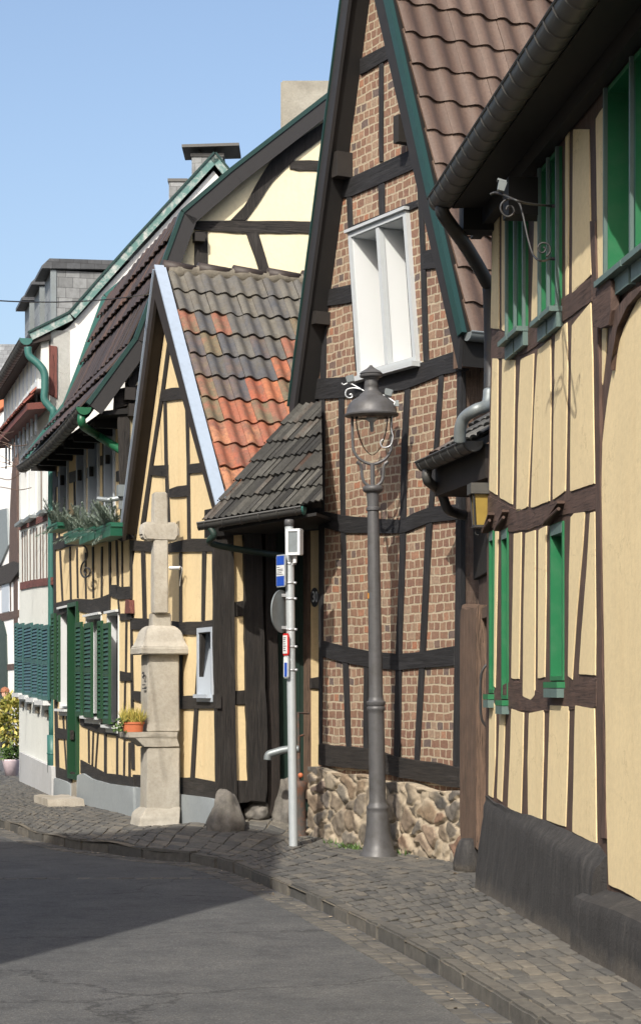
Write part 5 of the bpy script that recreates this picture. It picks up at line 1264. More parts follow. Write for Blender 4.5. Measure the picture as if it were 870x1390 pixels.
# pot on the shelf
pp = V((xc(185), 0, zX(994))); pq = ctr - uX * (bW * .5 + .115); pp = V((pq.x, pq.y - .03, zX(994) + .003))
PT = thing('potted_plant', pp, 'small terracotta trough of yellow heather on the stone shelf of the cross', 'potted plant')
bm = bmesh.new(); rings = []
for z, s_ in ((0, .86), (.085, .97), (.086, 1.05), (.11, 1.07), (.11, .95), (.09, .93)):
    rings.append([bm.verts.new(pp + V((math.cos(k * math.pi / 12) * .122 * s_, math.sin(k * math.pi / 12) * .085 * s_, z))) for k in range(24)])
for P_, Q_ in zip(rings, rings[1:]):
    for k in range(24): bm.faces.new((P_[k], P_[(k + 1) % 24], Q_[(k + 1) % 24], Q_[k]))
bm.faces.new(rings[0][::-1]); bm.faces.new(rings[-1]); o = from_bm('pot', bm, M['terracotta'], PT, True); sharp(o, 50)
bm = bmesh.new(); la = bm.faces.layers.float.new('rnd'); rs = random.Random(3)
for k in range(520):
    b_ = pp + V((rs.uniform(-.11, .11), rs.uniform(-.07, .07), .09)); dr = V((rs.gauss(0, .35), rs.gauss(0, .3), 1)).normalized(); ln = rs.uniform(.09, .2)
    if rs.random() < .04: ln *= 1.8
    w_ = dr.cross(V((rs.gauss(0, 1), rs.gauss(0, 1), 0))).normalized() * rs.uniform(.003, .006)
    m_ = b_ + dr * ln * .55 + V((rs.gauss(0, .008), 0, 0)); f = bm.faces.new([bm.verts.new(b_ - w_), bm.verts.new(b_ + w_), bm.verts.new(m_ + w_ * .8), bm.verts.new(b_ + dr * ln), bm.verts.new(m_ - w_ * .8)]); f[la] = rs.random()
from_bm('heather', bm, M['heather'], PT)
bm = bmesh.new(); la = bm.faces.layers.float.new('rnd')
for k in range(130):
    b_ = pp + V((rs.gauss(-.12, .05), rs.gauss(-.02, .04), rs.uniform(.0, .15))); a_ = V((rs.gauss(0, 1), rs.gauss(0, 1), rs.gauss(0, .6))).normalized() * .022; c_ = a_.cross(V((rs.gauss(0, 1), rs.gauss(0, 1), rs.gauss(0, 1)))).normalized() * .012
    f = bm.faces.new([bm.verts.new(b_ - a_), bm.verts.new(b_ + c_), bm.verts.new(b_ + a_), bm.verts.new(b_ - c_)]); f[la] = rs.random()
from_bm('ivy_sprig', bm, M['gleaf'], PT)

# ================================================================== street lamp
YL = 18.85
zl = lambda y: EYE + (HOR - y) * YL / FOC
lb = at_depth(513.5, 1162, YL); lt = at_depth(503.5, 500, YL)
SLm = thing('street_lamp', V((lb.x, YL, 0)), 'tall grey cast iron street lamp with bell lantern in front of the brick house', 'street lamp')
axl = V((lt.x - lb.x, 0, lt.z)).normalized(); base_l = V((lb.x, YL, 0))
rpx = lambda r: r * YL / FOC
def hz(y): return (zl(y)) / axl.z
bm = bmesh.new()
pr = [(27, 1170), (27.5, 1164), (25.5, 1161), (25, 1158), (22, 1155), (19.5, 1146), (17.5, 1135), (15.8, 1120), (14.8, 1104), (14, 1101), (15.2, 1098.5), (15.2, 1095.5), (13.2, 1093), (11.6, 1089), (11.4, 1072), (11, 970), (10.9, 966), (12.6, 963.5), (12.6, 960.5), (11.2, 959), (13, 956.5), (13, 953), (10.5, 951), (9.6, 946), (9.4, 900), (8.6, 780), (8.0, 697), (7.8, 694), (9.4, 693), (9.6, 691), (9.4, 689), (8.0, 688), (8.2, 680), (8.6, 674), (9.2, 669), (12.2, 667.5), (13.8, 665), (13.8, 662), (12, 659.5), (6, 658.5)]
b_lathe(bm, base_l, [(rpx(r), hz(y)) for r, y in pr], 36, axl); o = from_bm('post', bm, M['lamp'], SLm, True); sharp(o, 45)
def lp(dx, y, dy=0): return base_l + axl * hz(y) + V((rpx(dx), rpx(dy), 0))
bm = bmesh.new()
for sgn in (-1, 1):
    b_tube(bm, smooth_path([lp(sgn * 5, 660), lp(sgn * 11, 655), lp(sgn * 14, 648), lp(sgn * 15, 636), lp(sgn * 17.5, 628)], 6), rpx(2.1), 8)
    b_tube(bm, [lp(sgn * 16.5, 630), lp(sgn * 21, 626.5)], rpx(2.6), 8)
b_tube(bm, [lp(0, 660), lp(0, 629)], rpx(3.2), 8)
o = from_bm('fork', bm, M['lamp'], SLm, True); sharp(o)
bm = bmesh.new()
b_tube(bm, smooth_path([lp(-26.5, 566), lp(-26.3, 600), lp(-24.5, 613), lp(-16, 624), lp(0, 630), lp(16, 624), lp(24.5, 613), lp(26.3, 600), lp(26.5, 566)], 6), rpx(2.0), 8)
from_bm('cradle', bm, M['lamp'], SLm, True)
bm = bmesh.new(); b_lathe(bm, base_l, [(rpx(r), hz(y)) for r, y in [(30, 566), (36.5, 564.5), (37, 562.5), (34.5, 560), (34, 556), (31.5, 549), (26, 543), (20, 539.5), (17, 538), (15.5, 535), (12.5, 533), (10, 530), (9.4, 525), (9.8, 524), (9.2, 520), (9.2, 516), (10.5, 515), (11, 513), (15.2, 511.5), (15.8, 509.5), (14.2, 508.5), (15.4, 506.8), (13, 504), (6, 500), (3, 497.5), (1.5, 495.5)]], 36, axl); o = from_bm('lantern_hood', bm, M['lamp'], SLm, True); sharp(o, 45)
bm = bmesh.new(); b_lathe(bm, base_l, [(rpx(r), hz(y)) for r, y in [(22, 566), (21.8, 574), (20.5, 584), (17.5, 595), (13, 606), (8, 613), (3.5, 617), (1, 618)]], 28, axl); from_bm('glass_bowl', bm, M['clear'], SLm, True)
bm = bmesh.new(); b_lathe(bm, base_l, [(rpx(r), hz(y)) for r, y in [(9, 567), (7, 570), (3, 573), (2.4, 585), (1.5, 586)]], 16, axl); from_bm('burner', bm, M['steel'], SLm, True)
for sgn, nm in ((-1, 0), (1, 1)):
    bm = bmesh.new()
    if sgn < 0:
        b_tube(bm, smooth_path([lp(-9, 531), lp(-20, 524, 3), lp(-30, 519, 5), lp(-37, 521, 6), lp(-40, 519, 6)], 6), rpx(1.1), 6)
        b_tube(bm, smooth_path([lp(-14, 528), lp(-24, 526, 3), lp(-33, 528, 5), lp(-35, 535, 5), lp(-31, 539, 5), lp(-26, 538, 5), lp(-27, 534, 5), lp(-29.5, 535, 5)], 6), rpx(1.1), 6)
    else:
        b_tube(bm, smooth_path([lp(12, 534), lp(22, 540, -6), lp(31, 547, -10), lp(35, 551, -12)], 6), rpx(1.1), 6)
        b_tube(bm, smooth_path([lp(31, 547, -10), lp(26, 580, -10), lp(28, 594, -10), lp(24, 606, -10), lp(14, 608, -10), lp(11, 601, -10), lp(15, 597, -10)], 6), rpx(.9), 6)
    br_ = from_bm('scroll_arm', bm, M['steel'], SLm, True)
    bm = bmesh.new(); c = lp(-28.5, 513.5, 5) if sgn < 0 else lp(23, 534, -7)
    b_box(bm, c, V((.95, .1, .25 * -sgn)).normalized(), V((0, 1, 0)), V((.2 * sgn, 0, .97)).normalized(), rpx(10), rpx(9), rpx(9.5), 1.15); bmesh.ops.bevel(bm, geom=bm.edges[:], offset=.006, segments=2, affect='EDGES')
    from_bm('spotlight', bm, M['zincmid'], br_)
    if sgn > 0:
        bm = bmesh.new(); c = lp(34, 549, -12); b_box(bm, c, V((1, 0, 0)), V((0, 1, 0)), UP, rpx(5), rpx(5), rpx(8)); from_bm('spotlight', bm, M['zincmid'], br_)
bm = bmesh.new(); b_box(bm, base_l + axl * hz(809) + V((-rpx(8.2), -rpx(2.9), 0)), V((.33, -.94, 0)).normalized(), V((.94, .33, 0)).normalized(), UP, rpx(3.2), .004, rpx(7.5)); from_bm('sticker', bm, M['sticker'], SLm)
# ================================================================== white house
W = thing('white_house', WW.p, 'white rendered house with teal louvred shutters, slate dormers and red brown bands', 'house')
sw = lambda px, py, o=0: WW.sz(px, py, o)
aL = sw(26, 900)[0]; aU = sw(15.5, 560)[0]
def rectW(x0, x1, y0, y1):
    xm = (x0 + x1) / 2; return (sw(x0, 800)[0], sw(xm, y1)[1], sw(x1, 800)[0], sw(xm, y0)[1])
hiW = [rectW(30, 38.5, 615, 708), rectW(42, 50.5, 610, 702), rectW(60.5, 66.5, 600, 694)]
loW = [rectW(28, 36.5, 850, 940), rectW(48.5, 56, 852, 944)]
holed('rendered_wall', WW, [(aL, -.2), (0, -.2), (0, 7.05), (aL, 7.05)], [[(r[0], r[1]), (r[2], r[1]), (r[2], r[3]), (r[0], r[3])] for r in hiW + loW], .3, M['white2'], W)
for r in hiW:
    f = lining('window', WW, r, .12, .03, .05, M['whitepaint'], M['glass'], W)
    bm = bmesh.new(); b_box(bm, WW.w((r[0] + r[2]) / 2, r[1] - .03, .06), WW.t, WW.n, UP, r[2] - r[0] + .06, .14, .05); from_bm('sill', bm, M['zincmid'], f)
for r in loW:
    f = lining('window', WW, r, .12, .03, .05, M['whitepaint'], M['glass'], W)
for (x0, x1, y0, y1, mt) in ((24.5, 28.2, 846, 941, 'teal'), (28.4, 36, 847, 942, 'tealblue'), (37, 47.8, 847, 946, 'tealblue'), (48.2, 56.2, 848, 948, 'tealblue'), (57, 61.8, 848, 950, 'teal'), (62.2, 70.5, 849, 951, 'tealblue')):
    shutter(WW, rectW(x0, x1, y0, y1), .05, M['teal'], M[mt], W, 20)
for x0, x1, y in ((26, 35, 943), (35.5, 44, 946), (45.5, 56, 950), (57.5, 70, 954)):
    r = rectW(x0, x1, y - 3, y + 3); bm = bmesh.new(); b_box(bm, WW.w((r[0] + r[2]) / 2, r[1] + .03, .06), WW.t, WW.n, UP, r[2] - r[0], .14, .07); from_bm('sill', bm, M['whitepaint'], W)
    bm = bmesh.new(); b_box(bm, WW.w((r[0] + r[2]) / 2 + .2, r[1] - .13, .02), WW.t, WW.n, UP, .25, .05, .1); from_bm('sill_corbel', bm, M['mortar'], W)
kW = dict(amp=.004, bevel=.004)
rail(WW, [(26, 710, 720), (45, 704, 713), (70, 694, 704)], M['redbrown'], W, **kW)
rail(WW, [(27, 791, 801), (45, 787, 797), (70, 783.5, 794)], M['redbrown'], W, **kW)
for x, y0, y1 in ((29.5, 722, 790), (33, 721, 789), (36, 720, 789), (40, 719, 789), (45, 717, 787), (49, 716, 786), (54, 715, 786), (57.5, 713, 785), (62.5, 711, 785), (66, 710, 785), (39.5, 612, 704), (55, 606, 700), (58, 606, 699), (68, 600, 696)):
    post(WW, [(y0, x, x + .9), (y1, x + .3, x + 1.2)], M['oldwood'], W, off=.008, amp=.002, bevel=0)
slab('plinth', WW, [(26, 1021), (47, 1031), (68, 1041), (70, 1042), (70, 1090), (26, 1070)], .06, .15, M['palebase'], W, amp=.006, bevel=.015, seg=2)
# upper storey hangs over a little pent roof of red tiles
JW = .14
slab('upper_wall', WW, [(aU, sw(20, 575)[1]), (-.02, sw(60, 540)[1] + .1), (-.02, 7.02), (aU, 7.02)], JW, .12, M['white2'], W, px=False, amp=0, bevel=0)
for k in range(9):
    a = aU + .4 + k * .62; slab('timber_post', WW, [(a, 5.55), (a + .09, 5.6), (a + .09, 6.95), (a, 6.95)], JW + .012, .03, M['greywin'], W, px=False, amp=.003, bevel=.003)
slab('cornice', WW, [(aU, sw(17, 578, JW)[1]), (-.02, sw(55, 528, JW)[1]), (-.02, sw(55, 528, JW)[1] + .14), (aU, sw(17, 578, JW)[1] + .14)], JW + .05, .1, M['whitepaint'], W, px=False, amp=.003)
pl = WW.w(aU, sw(17, 600)[1], .34); pr_ = WW.w(.02, sw(62, 560)[1] + .06, .34)
eu_ = (pr_ - pl).normalized(); ev_ = (-WW.n * .22 + UP * .30).normalized()
tiles('pent_tiles', pl, eu_, ev_, int((pr_ - pl).length / .2), 2, .2, .19, .03, .03, M['tilered'], W, 'r', .006)
prism('pent_boards', [pl - ev_ * .02, pr_ - ev_ * .02, pr_ - WW.n * .3 + UP * .02, pl - WW.n * .3 + UP * .02], -UP * .10, M['tilered'], W)
# roof and gable end
gw = lambda px, py, o=0: GW.sz(px, py, o)
OW = .06
pw = [gw(x, y, OW) for x, y in ((39, 452), (94, 425), (132, 382), (180, 328), (291, 208))]
rw = pw[-1]; farW = [(2 * rw[0] - a, z) for a, z in reversed(pw[:-1])]
slab('gable_wall', GW, [(0, 3.0), (0, pw[0][1] - .05), (pw[1][0], pw[1][1] - .2), (rw[0], rw[1] - .25), (farW[-2][0], farW[-2][1] - .2), (2 * rw[0], 3.0)], 0, .25, M['white'], W, px=False, amp=0, bevel=0)
bk = -WW.t; lw = -aU + .3
loopw = pw + farW
def wgw(a, z, o=OW): return GW.w(a, z, o)
prism('roof', [wgw(a, z) for a, z in loopw] + [wgw(a, z - .14) for a, z in reversed(loopw)], bk * (lw + OW), M['slatedk'], W)
for p, q in list(zip(pw[:-1], pw[1:])) + list(zip(farW[:-1], farW[1:]))[:0] + [(rw, farW[0])]:
    d_ = V((q[0] - p[0], q[1] - p[1])).normalized(); s_ = 1 if q[0] > p[0] else -1; pe = V((d_.y, -d_.x)) * .115; nn = V((-d_.y, d_.x))
    prism('barge_board', [wgw(*p, OW + .03), wgw(*q, OW + .03), wgw(q[0] + pe.x, q[1] + pe.y, OW + .03), wgw(p[0] + pe.x, p[1] + pe.y, OW + .03)], -GW.n * .03, M['vergepeel'], W)
    prism('verge_trim', [wgw(*p, OW + .05), wgw(*q, OW + .05), wgw(q[0] + nn.x * .03, q[1] + nn.y * .03, OW + .05), wgw(p[0] + nn.x * .03, p[1] + nn.y * .03, OW + .05)], bk * .1, M['verge'], W)
ge = V(wgw(pw[0][0], pw[0][1] - .08))
gW_ = gutter('gutter', ge + WW.n * .04, ge + WW.n * .04 + bk * (lw + OW), .09, M['zincdk'], W, WW.n, .26)
bm = bmesh.new(); cc = ge + WW.n * .04 + WW.t * .02; an = [cc + WW.n * math.cos(math.pi * k / 12) * .10 - UP * math.sin(math.pi * k / 12) * .10 for k in range(13)]
vs = [bm.verts.new(p) for p in an]; vs2 = [bm.verts.new(p - WW.t * .05) for p in an]; bm.faces.new(vs); bm.faces.new(vs2[::-1])
for i in range(13): bm.faces.new((vs[i], vs2[i], vs2[(i + 1) % 13], vs[(i + 1) % 13]))
from_bm('gutter_end', bm, M['tealmetal'], gW_)
bm = bmesh.new(); Y_ = 30.0
b_tube(bm, smooth_path([at_depth(38, 471, Y_), at_depth(40, 483, Y_), at_depth(52, 494, Y_), at_depth(60, 506, Y_), at_depth(61, 525, Y_), at_depth(60.5, 542, Y_), at_depth(68, 553, Y_), at_depth(73, 562, Y_), at_depth(70.6, 600, Y_ + .05), at_depth(70.4, 850, Y_ + .1), at_depth(71.5, 1000, Y_ + .1)], 6), .058, 12); from_bm('downpipe', bm, M['tealmetal'], gW_, True)
bm = bmesh.new(); b_tube(bm, [at_depth(71.5, 998, Y_ + .05), at_depth(72, 1049, Y_ + .05)], .085, 14); b_tube(bm, [at_depth(71.7, 1022, Y_ + .05), at_depth(71.7, 1024, Y_ + .05)], .092, 14); from_bm('standpipe', bm, M['tealmetal'], gW_, True)
prism('soffit', [WW.w(aU, z, o) for o, z in ((-pw[0][0] - .0, pw[0][1] - .12), (.0, 7.0), (.0, 6.9), (-pw[0][0], pw[0][1] - .17))], WW.t * (-aU + OW), M['dark'], W)
slab('corner_board', GW, [(67, 468), (77.5, 470), (77.5, 541), (67, 535)], .03, .06, M['redbrown'], W, amp=.004)
# slate dormers: three along the street side of the roof
def dormer(a, q, px0, ycap, ytop, lab):
    n_, t_ = WW.n, WW.t
    base = WW.w(a, 0, -q)
    Yb = base.y; zc = EYE + (HOR - ycap) * Yb / FOC
    o = GW
    pl = Wall(base.x, base.y, *(-n_).xy, *t_.xy)       # side wall plane, facing the camera
    dd = 1.9
    dr = slab('dormer', pl, [(0, zc - 1.75), (dd, zc - 1.75), (dd, zc), (0, zc)], 0, .95, M['slate'], W, px=False, amp=0, bevel=0)
    slab('corner_trim', pl, [(-.02, zc - 1.75), (.07, zc - 1.75), (.07, zc), (-.02, zc)], .02, .06, M['zincmid'], dr, px=False, amp=0, bevel=0)
    slab('dormer_roof', pl, [(-.16, zc), (dd + .2, zc + .08), (dd + .2, zc + .22), (-.04, zc + .17), (-.16, zc + .05)], .06, 1.02, M['slatedk'], dr, px=False, amp=0, bevel=.01)
for a, q, px0, yc in ((-.70, .10, 70, 366), (-2.25, .10, 55, 388), (-3.80, .10, 40, 409)): dormer(a, q, px0, yc, 0, '')
def chimney(x0, x1, yt, Y, mat, cap):
    p, q = at_depth(x0, yt, Y), at_depth(x1, yt, Y); wd = q.x - p.x
    bm = bmesh.new(); uvl = bm.loops.layers.uv.new('UVMap'); b_box(bm, V(((p.x + q.x) / 2, Y + .3, p.z - .8)), V((1, 0, 0)), V((0, 1, 0)), UP, wd, .5, 1.6)
    for f in bm.faces:
        for l in f.loops: l[uvl].uv = (l.vert.co.x + l.vert.co.y, l.vert.co.z)
    ch = from_bm('chimney', bm, mat, W)
    bm = bmesh.new(); b_box(bm, V(((p.x + q.x) / 2, Y + .3, p.z + .015)), V((1, 0, 0)), V((0, 1, 0)), UP, wd + .04, .54, .05); from_bm('chimney_top', bm, M['zincdk'], ch)
    if cap:
        bm = bmesh.new()
        for i in (-1, 1):
            for j in (-1, 1): b_tube(bm, [V(((p.x + q.x) / 2 + i * wd * .25, Y + .3 + j * .16, p.z + .03)), V(((p.x + q.x) / 2 + i * wd * .25, Y + .3 + j * .16, p.z + .12))], .02, 6)
        from_bm('cap_legs', bm, M['zincdk'], ch)
        bm = bmesh.new(); b_box(bm, V(((p.x + q.x) / 2 + .06, Y + .3, p.z + .14)), V((1, 0, .03)).normalized(), V((0, 1, 0)), V((-.03, 0, 1)).normalized(), wd * 1.85, .8, .045); from_bm('cap_plate', bm, M['zincdk'], ch)
chimney(260, 302, 210, 32.0, M['slate'], True); chimney(229, 253, 244, 33.5, M['slate'], False)

# ================================================================== houses further down the street
WE = Wall(-8.38, 52, .248, -.9688, -.9688, -.248)
F = thing('far_house', V((-7.0, 41.5, 0)), 'half-timbered white house with brown verge board and arched dark door at the left edge', 'house')
se = lambda px, py, o=0: WE.sz(px, py, o)
slab('plaster_wall', WE, [(-20, 650), (23, 640), (27, 1055), (-20, 1030)], 0, .08, M['white'], F, amp=0, bevel=0)
kF = dict(amp=.006, bevel=.004, step=.3)
slab('verge_board', WE, [(19, 600), (22, 640), (24.5, 765), (12, 765), (13.5, 690), (16, 640)], .06, .08, M['brown'], F, **kF)
slab('verge_soffit', WE, [(-40, 700), (9, 690), (11, 740), (-10, 790), (-40, 800)], .05, .06, M['zincmid'], F, **kF)
slab('timber_beam', WE, [(-20, 778), (18, 762), (26, 765), (26, 774), (14, 790), (-20, 800)], .08, .1, M['dark'], F, **kF)
for rows in ([(772, 18, 23.5), (840, 18.5, 23.5), (950, 20, 24)], [(790, 13, 14), (830, 13.5, 14.5)]): post(WE, rows, M['brown'], F, amp=.004)
for cols in ([(-20, 835, 848), (9, 832, 842), (24, 828, 838)], [(9, 902, 910), (22, 901, 909)]): rail(WE, cols, M['brown'], F, amp=.004)
arch = [(-30, 1020), (-30, 850), (-20, 838), (-5, 836), (4, 845), (8, 862), (9, 900), (9.5, 1020)]
slab('arched_door', WE, arch, .03, .1, M['gatedoor'], F, amp=.004, bevel=.01)
slab('blue_shutter', WE, [(2, 792), (12, 788), (12, 830), (2, 832)], .03, .05, M['greywin'], F, amp=.002)
WF = Wall(-11.2, 58, 1, -.06, -.06, -1)
H = thing('orange_roofed_house', V((-9.5, 53, 0)), 'far white house with orange gable roof and white verge boards at the left edge', 'house')
slab('plaster_wall', WF, [(-60, 600), (17, 550), (20, 1030), (-60, 1030)], 0, .3, M['white'], H, amp=0, bevel=0)
slab('roof', WF, [(-60, 470), (14, 545), (-2, 556), (-60, 570)], .2, .6, M['terracotta'], H, amp=0, bevel=0)
slab('verge_board', WF, [(-60, 460), (-2, 521), (14.5, 540), (14.5, 548), (-2, 531), (-60, 474)], .3, .1, M['whitepaint'], H, amp=0, bevel=0)
slab('verge_board', WF, [(14.5, 545), (15, 556), (0, 580), (-20, 600), (-20, 590), (0, 566)], .3, .1, M['whitepaint'], H, amp=0, bevel=0)
slab('cream_bay', WF, [(-40, 670), (11, 655), (11, 735), (-40, 760)], .1, .1, M['yellowA'], H, amp=0, bevel=0)
slab('window_band', WF, [(-10, 690), (4, 682), (4, 730), (-10, 735)], .13, .05, M['whitepaint'], H, amp=0, bevel=0)
K2 = thing('slate_roofed_house', V((-12.5, 66, 0)), 'furthest house at the left edge, only its dark grey slate roof showing above the others', 'house')
p0, p1 = at_depth(-60, 466, 66), at_depth(23, 467, 66)
bm = bmesh.new(); uvl = bm.loops.layers.uv.new('UVMap'); 
vv = [bm.verts.new(p) for p in (p0, p1, p1 + V((.3, -3, -3.2)), p0 + V((.3, -3, -3.2)), p1 + V((0, 4, -4)), p0 + V((0, 4, -4)))]
for idx in ((0, 1, 2, 3), (1, 0, 5, 4), (3, 2, 4, 5), (1, 4, 2), (0, 3, 5)):
    f = bm.faces.new([vv[i] for i in idx])
    for l in f.loops: l[uvl].uv = (l.vert.co.x, l.vert.co.z)
from_bm('roof', bm, M['slate'], K2)
bm = bmesh.new(); b_box(bm, V(((p0.x + p1.x) / 2, 66.5, (p0.z - 3.2) / 2)), V((1, 0, 0)), V((0, 1, 0)), UP, (p1.x - p0.x) - .3, 5, p0.z - 3.2); from_bm('wall', bm, M['white'], K2)

# plant and passer-by at the corner of the white house
tb = at_depth(17, 1046, 36.5); PB = thing('potted_shrub', V((tb.x, 36.5, 0)), 'variegated yellow and green shrub in a pale pink pot by the white house corner', 'potted shrub')
pc_ = at_depth(15.5, 1046, 36.5); pc_.z = 0
bm = bmesh.new(); b_lathe(bm, pc_, [(.11, 0), (.17, .28), (.18, .30), (.16, .30), (.15, .26)], 20); from_bm('pot', bm, M['pink'], PB, True)
bm = bmesh.new(); la = bm.faces.layers.float.new('rnd'); rs = random.Random(11)
cz = EYE + (HOR - 980) * 36.5 / FOC
for k in range(900):
    u = V((rs.gauss(0, 1), rs.gauss(0, 1), rs.gauss(0, 1))).normalized() * rs.uniform(.5, 1) ; b_ = pc_ + V((u.x * .26, u.y * .26, 0)) + UP * (cz + u.z * .48 + .04); dr = (u * .8 + V((rs.gauss(0, .4), rs.gauss(0, .4), rs.gauss(0, .4)))).normalized(); ln = rs.uniform(.07, .14); w_ = dr.cross(V((rs.gauss(0, 1), rs.gauss(0, 1), rs.gauss(0, 1)))).normalized() * ln * .25
    f = bm.faces.new([bm.verts.new(b_), bm.verts.new(b_ + dr * ln * .5 + w_), bm.verts.new(b_ + dr * ln), bm.verts.new(b_ + dr * ln * .5 - w_)]); f[la] = rs.random() ** 1.3
from_bm('shrub_leaves', bm, M['yleaf'], PB)
bm = bmesh.new(); la = bm.faces.layers.float.new('rnd')
for k in range(420):
    u = V((rs.gauss(0, 1), rs.gauss(0, 1), rs.gauss(0, 1))).normalized() * rs.uniform(.4, 1); b_ = pc_ + V((u.x * .24, u.y * .24, .42 + u.z * .17)); a_ = V((rs.gauss(0, 1), rs.gauss(0, 1), rs.gauss(0, 1))).normalized() * .05; c_ = a_.cross(V((rs.gauss(0, 1), rs.gauss(0, 1), rs.gauss(0, 1)))).normalized() * .018
    f = bm.faces.new([bm.verts.new(b_ - a_), bm.verts.new(b_ + c_), bm.verts.new(b_ + a_), bm.verts.new(b_ - c_)]); f[la] = rs.random()
from_bm('lower_leaves', bm, M['gleaf'], PB)
bm = bmesh.new(); b_tube(bm, [pc_ + UP * .25, pc_ + UP * .9], [.02, .01], 6); from_bm('stem', bm, M['oldwood'], PB)
def person():
    Y = 49.0; ft_ = at_depth(5.5, 1022, Y); k = V((ft_.x, Y, 0)); h = 1.62
    J = {'pel': (0, 0, .86), 'chest': (.01, .0, 1.16), 'neck': (.01, -.01, 1.36), 'head': (.02, -.02, 1.46), 'crown': (.02, -.02, 1.58),
         'kl': (-.09, -.03, .46), 'al': (-.10, .05, .07), 'tl': (-.10, -.08, .03), 'kr': (.09, -.06, .47), 'ar': (.10, -.04, .07), 'tr': (.10, -.17, .03),
         'hl': (-.09, 0, .82), 'hr': (.09, 0, .82), 'shl': (-.17, 0, 1.29), 'shr': (.19, 0, 1.29), 'el': (-.23, .04, 1.03), 'er': (.25, .03, 1.03), 'wl': (-.22, -.08, .82), 'wr': (.24, -.1, .84), 'fl': (-.21, -.12, .72), 'fr': (.23, -.14, .74)}
    R = {'pel': .135, 'chest': .14, 'neck': .055, 'head': .085, 'crown': .075, 'kl': .06, 'al': .042, 'tl': .036, 'kr': .06, 'ar': .042, 'tr': .036, 'hl': .09, 'hr': .09, 'shl': .065, 'shr': .065, 'el': .047, 'er': .047, 'wl': .034, 'wr': .034, 'fl': .028, 'fr': .028}
    E = [('pel', 'chest'), ('chest', 'neck'), ('neck', 'head'), ('head', 'crown'), ('pel', 'hl'), ('hl', 'kl'), ('kl', 'al'), ('al', 'tl'), ('pel', 'hr'), ('hr', 'kr'), ('kr', 'ar'), ('ar', 'tr'), ('chest', 'shl'), ('shl', 'el'), ('el', 'wl'), ('wl', 'fl'), ('chest', 'shr'), ('shr', 'er'), ('er', 'wr'), ('wr', 'fr')]
    nm = list(J); me = bpy.data.meshes.new('person_skin'); me.from_pydata([k + V(J[n]) for n in nm], [(nm.index(a), nm.index(b)) for a, b in E], [])
    o = bpy.data.objects.new('tmp', me); COL.objects.link(o); sk = o.modifiers.new('s', 'SKIN'); o.modifiers.new('u', 'SUBSURF').levels = 2
    for i, n in enumerate(nm): me.skin_vertices[0].data[i].radius = (R[n], R[n]); me.skin_vertices[0].data[i].use_root = n == 'pel'
    dg = bpy.context.evaluated_depsgraph_get(); m2 = bpy.data.meshes.new_from_object(o.evaluated_get(dg)); bpy.data.objects.remove(o)
    T = thing('person', k, 'passer-by with short reddish hair in a dark grey coat behind the yellow shrub', 'person')
    m2.materials.clear(); m2.materials.append(plain('dark grey cloth', (.05, .05, .055), .9)); m2.materials.append(plain('skin', (.55, .33, .24), .6))
    for p in m2.polygons:
        z = p.center.z; p.material_index = 1 if (z > 1.40 or (z < .79 and z > .68 and abs(p.center.x - k.x) > .17)) else 0; p.use_smooth = True
    mesh_obj('body', m2, T)
    bm = bmesh.new(); bmesh.ops.create_icosphere(bm, subdivisions=4, radius=.112)
    for v in bm.verts: v.co += noise.noise_vector(v.co * 26) * .016; v.co.z *= 1.05
    bmesh.ops.delete(bm, geom=[v for v in bm.verts if v.co.z < -.02 and v.co.y < -.01], context='VERTS')
    bmesh.ops.translate(bm, verts=bm.verts, vec=k + V((.02, .01, 1.52))); from_bm('hair', bm, plain('reddish hair', (.26, .10, .05), .8), T, True)
person()

# overhead cable
cb = at_depth(206, 398, 23.2); ca = at_depth(-130, 394, 17.0)
bm = bmesh.new(); b_tube(bm, [ca.lerp(cb, k / 20) - UP * .10 * 4 * (k / 20) * (1 - k / 20) for k in range(21)], .007, 6)
tag(from_bm('overhead_cable', bm, M['ink'], None, True), 'thin black cable crossing the sky to the gable of the small yellow house', 'cable')
# bare twigs by the white house
tw = thing('bare_shrub', V((-6.6, 33.0, 0)), 'bare brown twigs of a leafless climber in front of the white far houses', 'shrub')
rs = random.Random(4); bm = bmesh.new()
for k in range(9):
    p = at_depth(-30, 575 + k * 11, 30.5); e_ = at_depth(rs.uniform(10, 45), 590 + k * 8 + rs.uniform(-6, 10), 29.4)
    b_tube(bm, smooth_path([p, p.lerp(e_, .4) + UP * rs.uniform(-.08, .1), p.lerp(e_, .75) + UP * rs.uniform(-.08, .08), e_], 4), .006, 4)
b_tube(bm, smooth_path([V((-6.9, 31.2, -.1)), V((-6.6, 31, 2)), V((-6.0, 30.6, 4)), at_depth(-30, 600, 30.5), at_depth(-30, 575, 30.5)], 6), .02, 6)
from_bm('twigs', bm, M['oldwood'], tw)

# ================================================================== the house over the road, out of the picture, that shades the street
O = thing('opposite_house', V((-3.34, 8.7, 0)), 'plain white house across the road, out of view, its shadow lying on the asphalt', 'house')
p1 = V((-3.34, 8.69, 0)); dA = V((-.94, .34, 0)).normalized(); dB = V((-.34, -.94, 0)).normalized()
qs = [p1, p1 + dA * 13, p1 + dA * 13 + dB * 5, p1 + dB * 5]
hO, hR = 7.02, 12.42
bm = bmesh.new(); lo_ = [bm.verts.new(q - UP * .2) for q in qs]; up_ = [bm.verts.new(q + UP * hO) for q in qs]
bm.faces.new(lo_[::-1]); bm.faces.new(up_)
for i in range(4): bm.faces.new((lo_[i], lo_[(i + 1) % 4], up_[(i + 1) % 4], up_[i]))
from_bm('wall', bm, M['white2'], O)
rA = p1 + V((-2.2, -1.75, hR)); rB = rA + dA * 9
bm = bmesh.new(); e_ = [q + UP * hO for q in qs]; vs = [bm.verts.new(p) for p in (*e_, rA, rB)]
